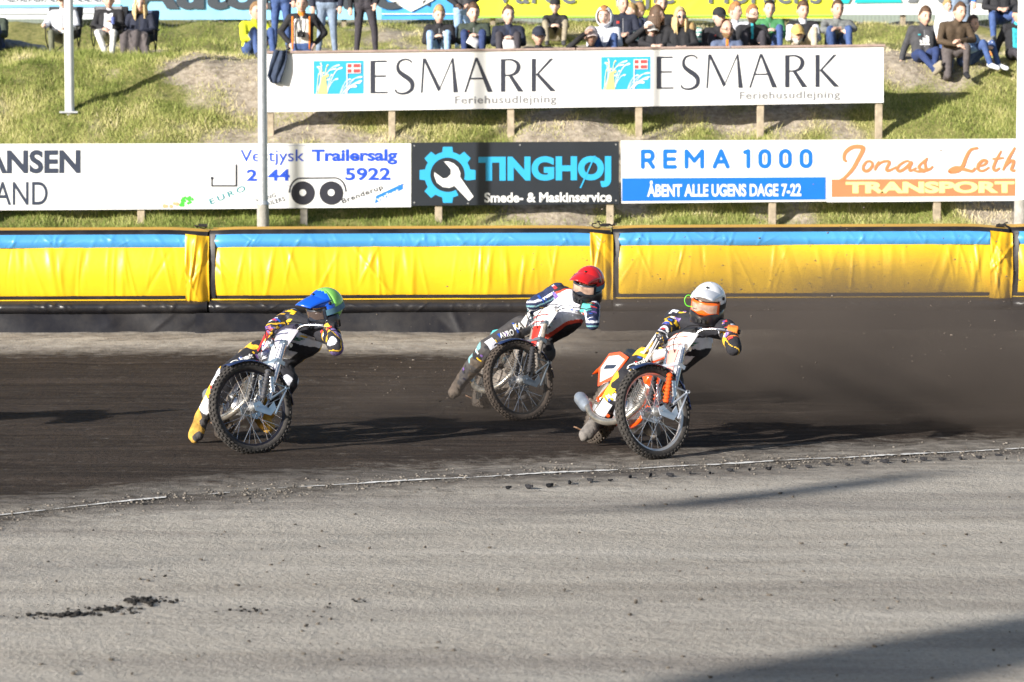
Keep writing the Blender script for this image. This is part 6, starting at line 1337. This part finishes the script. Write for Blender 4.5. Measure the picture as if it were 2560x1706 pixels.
rL = rider('rider in green helmet with blue peak, yellow and black suit', Z1, dict(hd=(1235, 285, d0 - .05), nec=(1140, 420, d0 + .06), sh_l=(1290, 480, d0 - .18), sh_r=(960, 350, d0 + .22), el_l=(1335, 605, d0 - .46), el_r=(810, 440, d0 + .10), pel=(780, 700, d0 + .42), hip_l=(850, 740, d0 + .34), hip_r=(690, 650, d0 + .40), kn_r=(430, 830, d0 + .18), an_r=(215, 1190, d0 + .48), to_r=(165, 1335, d0 + .33), kn_l=(930, 880, d0 + .12), an_l=(720, 1190, d0 + .28), to_l=(760, 1260, d0 + .16)), 'L',
    [SUITK, SUITW, SUITY, BOOTY, GLOVEK, SUITG, SUITP, SUITR, SUITN, SUITT], bandmap('Y'), (GREEN_H, BLUE_H, GOGK, LENS, CHK, CHG, BLUE_H), (Vector((-.72, -.62, -.30)), Vector((.16, .05, 1))))
d1 = 20.12
rW = rider('rider in white helmet with orange goggles, black and white suit', Z3, dict(hd=(1205, 235, d1 - .08), nec=(1140, 420, d1 + .04), sh_l=(1360, 430, d1 - .14), sh_r=(960, 340, d1 + .18), el_l=(1420, 590, d1 - .44), el_r=(840, 490, d1 + .02), pel=(800, 730, d1 + .36), hip_l=(880, 780, d1 + .28), hip_r=(720, 680, d1 + .34), kn_r=(530, 850, d1 + .14), an_r=(300, 1190, d1 + .42), to_r=(215, 1295, d1 + .27), kn_l=(930, 930, d1 + .06), an_l=(720, 1200, d1 + .22), to_l=(760, 1270, d1 + .10)), 'W',
    [SUITK, SUITW, SUITY, BOOTG, GLOVEO, SUITG, SUITK, SUITR, SUITN, SUITT], bandmap('Y'), (WHITE_H, WHITE_H, GOGO, LENSO, CHK, BLK), (Vector((-.34, -.90, -.20)), Vector((.20, .05, 1))))
d2 = 23.0
rR = rider('rider in red helmet, white and red vest and charcoal trousers', Z2, dict(hd=(1385, 235, d2 - .10), nec=(1290, 400, d2 + .02), sh_l=(1420, 430, d2 - .14), sh_r=(1110, 290, d2 + .18), el_l=(1430, 580, d2 - .42), el_r=(885, 400, d2 + .10), pel=(860, 680, d2 + .42), hip_l=(950, 730, d2 + .32), hip_r=(780, 620, d2 + .40), kn_r=(480, 800, d2 + .22), an_r=(240, 1090, d2 + .50), to_r=(170, 1210, d2 + .38), kn_l=(1000, 850, d2 + .10), an_l=(760, 1150, d2 + .25), to_l=(800, 1220, d2 + .12)), 'R',
    [SUITK, SUITW, SUITY, MUDC, GLOVET, SUITG, SUITP, SUITR, SUITN, SUITT], bandmap('R'), (RED_H, RED_H, GOGK, LENSO, CHK, CHG), (Vector((-.46, -.82, -.26)), Vector((.26, .05, 1))))
PW = paint('print_w', (.75, .75, .75)); PK = paint('print_k', (.03, .03, .05)); PG = paint('print_g', S(40, 120, 90)); PR = paint('print_r', S(200, 60, 60))
for (o, Mt, w), L_ in ((rL, .62), (rW, .62)):
    T_ = (w['nec'] - w['pel']).length
    chest_text(o, Mt, 'avg', .09, .70 * T_, .045, PG, .16); chest_text(o, Mt, 'unzen', .08, .50 * T_, .055, PW, .20); chest_text(o, Mt, 'ARL', .08, .31 * T_, .055, PK, .17)
o, Mt, w = rR; T_ = (w['nec'] - w['pel']).length; chest_text(o, Mt, 'S', -.02, .80 * T_, .055, PR, .05); chest_text(o, Mt, 'Sjælland', .02, .60 * T_, .045, paint('print_b', S(60, 90, 150)), .17); chest_text(o, Mt, 'uk logos', .08, .38 * T_, .05, PK, .17)
# three-pointed ring on the knee, and white lettering on the charcoal thigh
def limb_frame(a, b):
    ax = (a - b).normalized(); f = Vector((-.2, -1, .15)); f = (f - ax * f.dot(ax)).normalized(); x = ax.cross(f); return Matrix.Translation(b) @ Matrix((x, -f, ax)).transposed().to_4x4()
for (o, Mt, w) in (rL, rW):
    Mf = limb_frame(w['hip_r'], w['kn_r']); L_ = (w['hip_r'] - w['kn_r']).length
    q = [[(p.x, p.y) for p in s] for s in stroke(arc((0, .06), .045, .045, 0, 360, 24), .008)]
    for a in (90, 210, 330): q += [[(p.x, p.y) for p in s] for s in stroke([(0, .06), (.041 * math.cos(R(a)), .06 + .041 * math.sin(R(a)))], .008)]
    print_on(o, q, Mf, PW, 'knee_print', .008)
    chest_text(o, Mf @ Matrix.Translation((0, 0, L_ * .5)), 'kraft', 0, 0, .04, PW, .11, R(70))
    Mf = limb_frame(w['kn_r'], w['an_r']); print_on(o, quads(-.045, .12, .045, .28), Mf, SUITW, 'shin_patch', .008)
o, Mt, w = rR; Mf = limb_frame(w['hip_r'], w['kn_r']); chest_text(o, Mf, 'KAV', .0, .32, .06, PW, .12, R(75)); chest_text(o, Mf, 'AVRO', .0, .17, .055, PW, .13, R(75)); print_on(o, quads(-.045, -.04, .045, .04), Mf, SUITW, 'knee_patch', .010); chest_text(o, Mf, 'OK', 0, 0, .05, paint('rust', S(170, 90, 70)), .08)

m = MB(); hdw = rW[2]['hd']; m.tube(catmull([hdw + Vector((-.12, -.12, .07)), hdw + Vector((-.16, -.12, .075)), hdw + Vector((-.18, -.12, .04)), hdw + Vector((-.165, -.12, .0)), hdw + Vector((-.12, -.13, -.01))], 6), .003, 6); m.build('tear_off_loop', M('loop_green', S(110, 230, 40), .5), rW[0])

# sewn-on badges along arms and legs
rb = random.Random(21); BC = [PW, PK, paint('badge_y', S(235, 190, 40)), paint('badge_b', S(40, 80, 170)), PR, paint('badge_p', S(120, 90, 160))]
for (o, Mt, w), n_ in ((rL, 10), (rW, 10), (rR, 6)):
    for a, b in (('sh_l', 'el_l'), ('sh_r', 'el_r'), ('hip_r', 'kn_r'), ('kn_r', 'an_r')):
        Mf = limb_frame(w[a], w[b]); L_ = (w[a] - w[b]).length
        for i in range(n_):
            x, z, bw, bh = rb.uniform(-.04, .04), L_ * rb.uniform(.1, .95), rb.uniform(.010, .026), rb.uniform(.006, .014)
            print_on(o, quads(x - bw, z - bh, x + bw, z + bh, 3, 2), Mf, rb.choice(BC), 'badge', .005)

for (o, Mt, w) in (rL, rW, rR):
    T_ = (w['nec'] - w['pel']).length
    for i in range(9):
        x, z, bw, bh = rb.uniform(-.16, .19), T_ * rb.uniform(.2, .95), rb.uniform(.010, .03), rb.uniform(.005, .012); print_on(o, quads(x - bw, z - bh, x + bw, z + bh, 3, 2), Mt, rb.choice(BC), 'badge', .005)
# ================================================================== a fourth rider just out of the frame, unseen flags added for their shadows, dust
def copy_tree(o, parent=None, label=None, off=None):
    c = o.copy(); COL.objects.link(c)
    if parent is not None: c.parent = parent
    if off is not None: c.matrix_basis = Matrix.Translation(off) @ c.matrix_basis
    if label: c['label'] = label
    for ch in list(o.children):
        if ch is not c: copy_tree(ch, c)
    return c
kids = {}
off = Vector((-4.15, .75, 0))
copy_tree(bikes['L'][0], None, 'speedway motorcycle ahead of the others, just beyond the left edge', off)
copy_tree(rL[0], None, 'rider ahead of the others, just beyond the left edge', off)
def shadow_flag(base, h, w_, z0, label, col):
    lx_, ly_ = math.sin(SUN_AZ), math.cos(SUN_AZ); side = Vector((ly_, -lx_, 0)); root = empty('shadow_flag', base, label, 'flag'); b = Vector(base)
    m = MB(); m.tube(catmull([b, b + Vector((0, 0, h * .6)), b + Vector((0, 0, h * .92)) + side * w_ * .2, b + Vector((0, 0, h)) + side * w_ * .7], 6), [.014] * 18 + [.008], 8); m.build('pole', STEEL, root)
    m = MB(); m.lathe([(.0, 0), (.22, 0), (.22, .03), (.03, .08), (0, .08)], b, (0, 0, 1), 18); m.build('base', BLK, root)
    rows = []
    for t in np.linspace(0, 1, 16):
        z = z0 + (h - z0) * t; wd = w_ * math.sqrt(max(.02, 1 - max(0, (t - .6) / .4) ** 2)); rows.append([b + Vector((0, 0, z)) + side * (wd * u + .02) + Vector((lx_, ly_, 0)) * .03 * math.sin(u * 4 + t * 5) for u in np.linspace(0, 1, 8)])
    m = MB(); m.grid(rows); o = m.build('sail', M('flag_' + label[:6], col, .8, 0, .1, 3), root); o.modifiers.new('s', 'SOLIDIFY').thickness = .004
u_ = Vector((math.sin(SUN_AZ), math.cos(SUN_AZ), 0)); tn = math.tan(SUN_EL)
shadow_flag(Vector((.62, 11.0, 0)) - u_ * 19, 8.6, .85, 6.1, 'tall red feather flag on the infield beyond the lower left of the picture', (.5, .03, .03))  # invented flag out of view, shades the lower right of the infield
shadow_flag(Vector((1.25, 17.25, 0)) - u_ * 24, 8.8, .34, 7.8, 'thin pole with a small pennant on the infield beyond the left edge', (.6, .5, .05))  # out of view, placed and sized for the soft spindle shadow
# ---- dust thrown up by the rear wheels
def dust(c, rad, dens, label, seed, col=(.23, .19, .162)):
    bm = bmesh.new(); bmesh.ops.create_icosphere(bm, subdivisions=3, radius=1); me = bpy.data.meshes.new('dust_cloud'); bm.to_mesh(me); bm.free()
    o = bpy.data.objects.new('dust_cloud', me); o.location = c; o.scale = rad; COL.objects.link(o)
    m = bpy.data.materials.new('dust'); m.use_nodes = True; nt = m.node_tree; N = nt.nodes; L = nt.links; N.remove(N['Principled BSDF']); v = N.new('ShaderNodeVolumePrincipled'); v.inputs['Color'].default_value = (*col, 1); v.inputs['Anisotropy'].default_value = .1
    tc = N.new('ShaderNodeTexCoord'); ln = N.new('ShaderNodeVectorMath'); ln.operation = 'LENGTH'; L.new(tc.outputs['Object'], ln.inputs[0])
    mr = N.new('ShaderNodeMapRange'); mr.interpolation_type = 'SMOOTHSTEP'; mr.inputs[1].default_value = 1.0; mr.inputs[2].default_value = .15; mr.inputs[3].default_value = 0; mr.inputs[4].default_value = 1; L.new(ln.outputs['Value'], mr.inputs[0])
    mp = N.new('ShaderNodeMapping'); mp.inputs['Scale'].default_value = (rad[0] * .55, rad[1] * .7, rad[2] * 1.5); mp.inputs['Location'].default_value = (seed, seed * .7, 0); L.new(tc.outputs['Object'], mp.inputs[0])
    n = N.new('ShaderNodeTexNoise'); n.inputs['Scale'].default_value = 1.1; n.inputs['Detail'].default_value = 3; L.new(mp.outputs[0], n.inputs['Vector'])
    r2 = N.new('ShaderNodeMapRange'); r2.inputs[1].default_value = .36; r2.inputs[2].default_value = .68; L.new(n.outputs['Fac'], r2.inputs[0])
    a = N.new('ShaderNodeMath'); a.operation = 'MULTIPLY'; L.new(mr.outputs[0], a.inputs[0]); L.new(r2.outputs[0], a.inputs[1]); b = N.new('ShaderNodeMath'); b.operation = 'MULTIPLY'; L.new(a.outputs[0], b.inputs[0]); b.inputs[1].default_value = dens
    L.new(b.outputs[0], v.inputs['Density']); L.new(v.outputs[0], N['Material Output'].inputs['Volume']); me.materials.append(m); tag(o, label, 'dust', kind='stuff'); return o
DUST = [((4.4, 23.2, .40), (4.2, 3.2, 1.15), 2.0, 'brown dust plume trailing to the right of the white-helmeted rider', 1.3), ((2.6, 26.0, .45), (3.8, 2.8, 1.2), 1.3, 'brown dust drifting behind the red-helmeted rider', 4.1),
        ((-.35, 23.0, .18), (1.7, 2.0, .55), .7, 'low dust between the first two riders', 7.7), ((5.0, 28.2, .5), (4.4, 2.2, 1.1), .45, 'thin dust hanging in front of the fence at the right', 2.2)]
for d in DUST: dust(*d)
rr = random.Random(8); pts = []
for (c, rad, dens, _, _) in DUST[:3]:
    for _ in range(1100 if rad[0] > 2 else 320):
        v = Vector((rr.gauss(0, .42), rr.gauss(0, .42), abs(rr.gauss(0, .5)))); p = Vector(c) + Vector((v.x * rad[0], v.y * rad[1], v.z * rad[2]))
        if p.z < .02: continue
        pts.append((tuple(p), .0025 + .009 * rr.random() ** 5))
scatter('flying_dirt', pts, M('flung_loam', (.16, .13, .105), .95, 0, .5, 3), 'specks of loam flying behind the bikes', 'dirt')
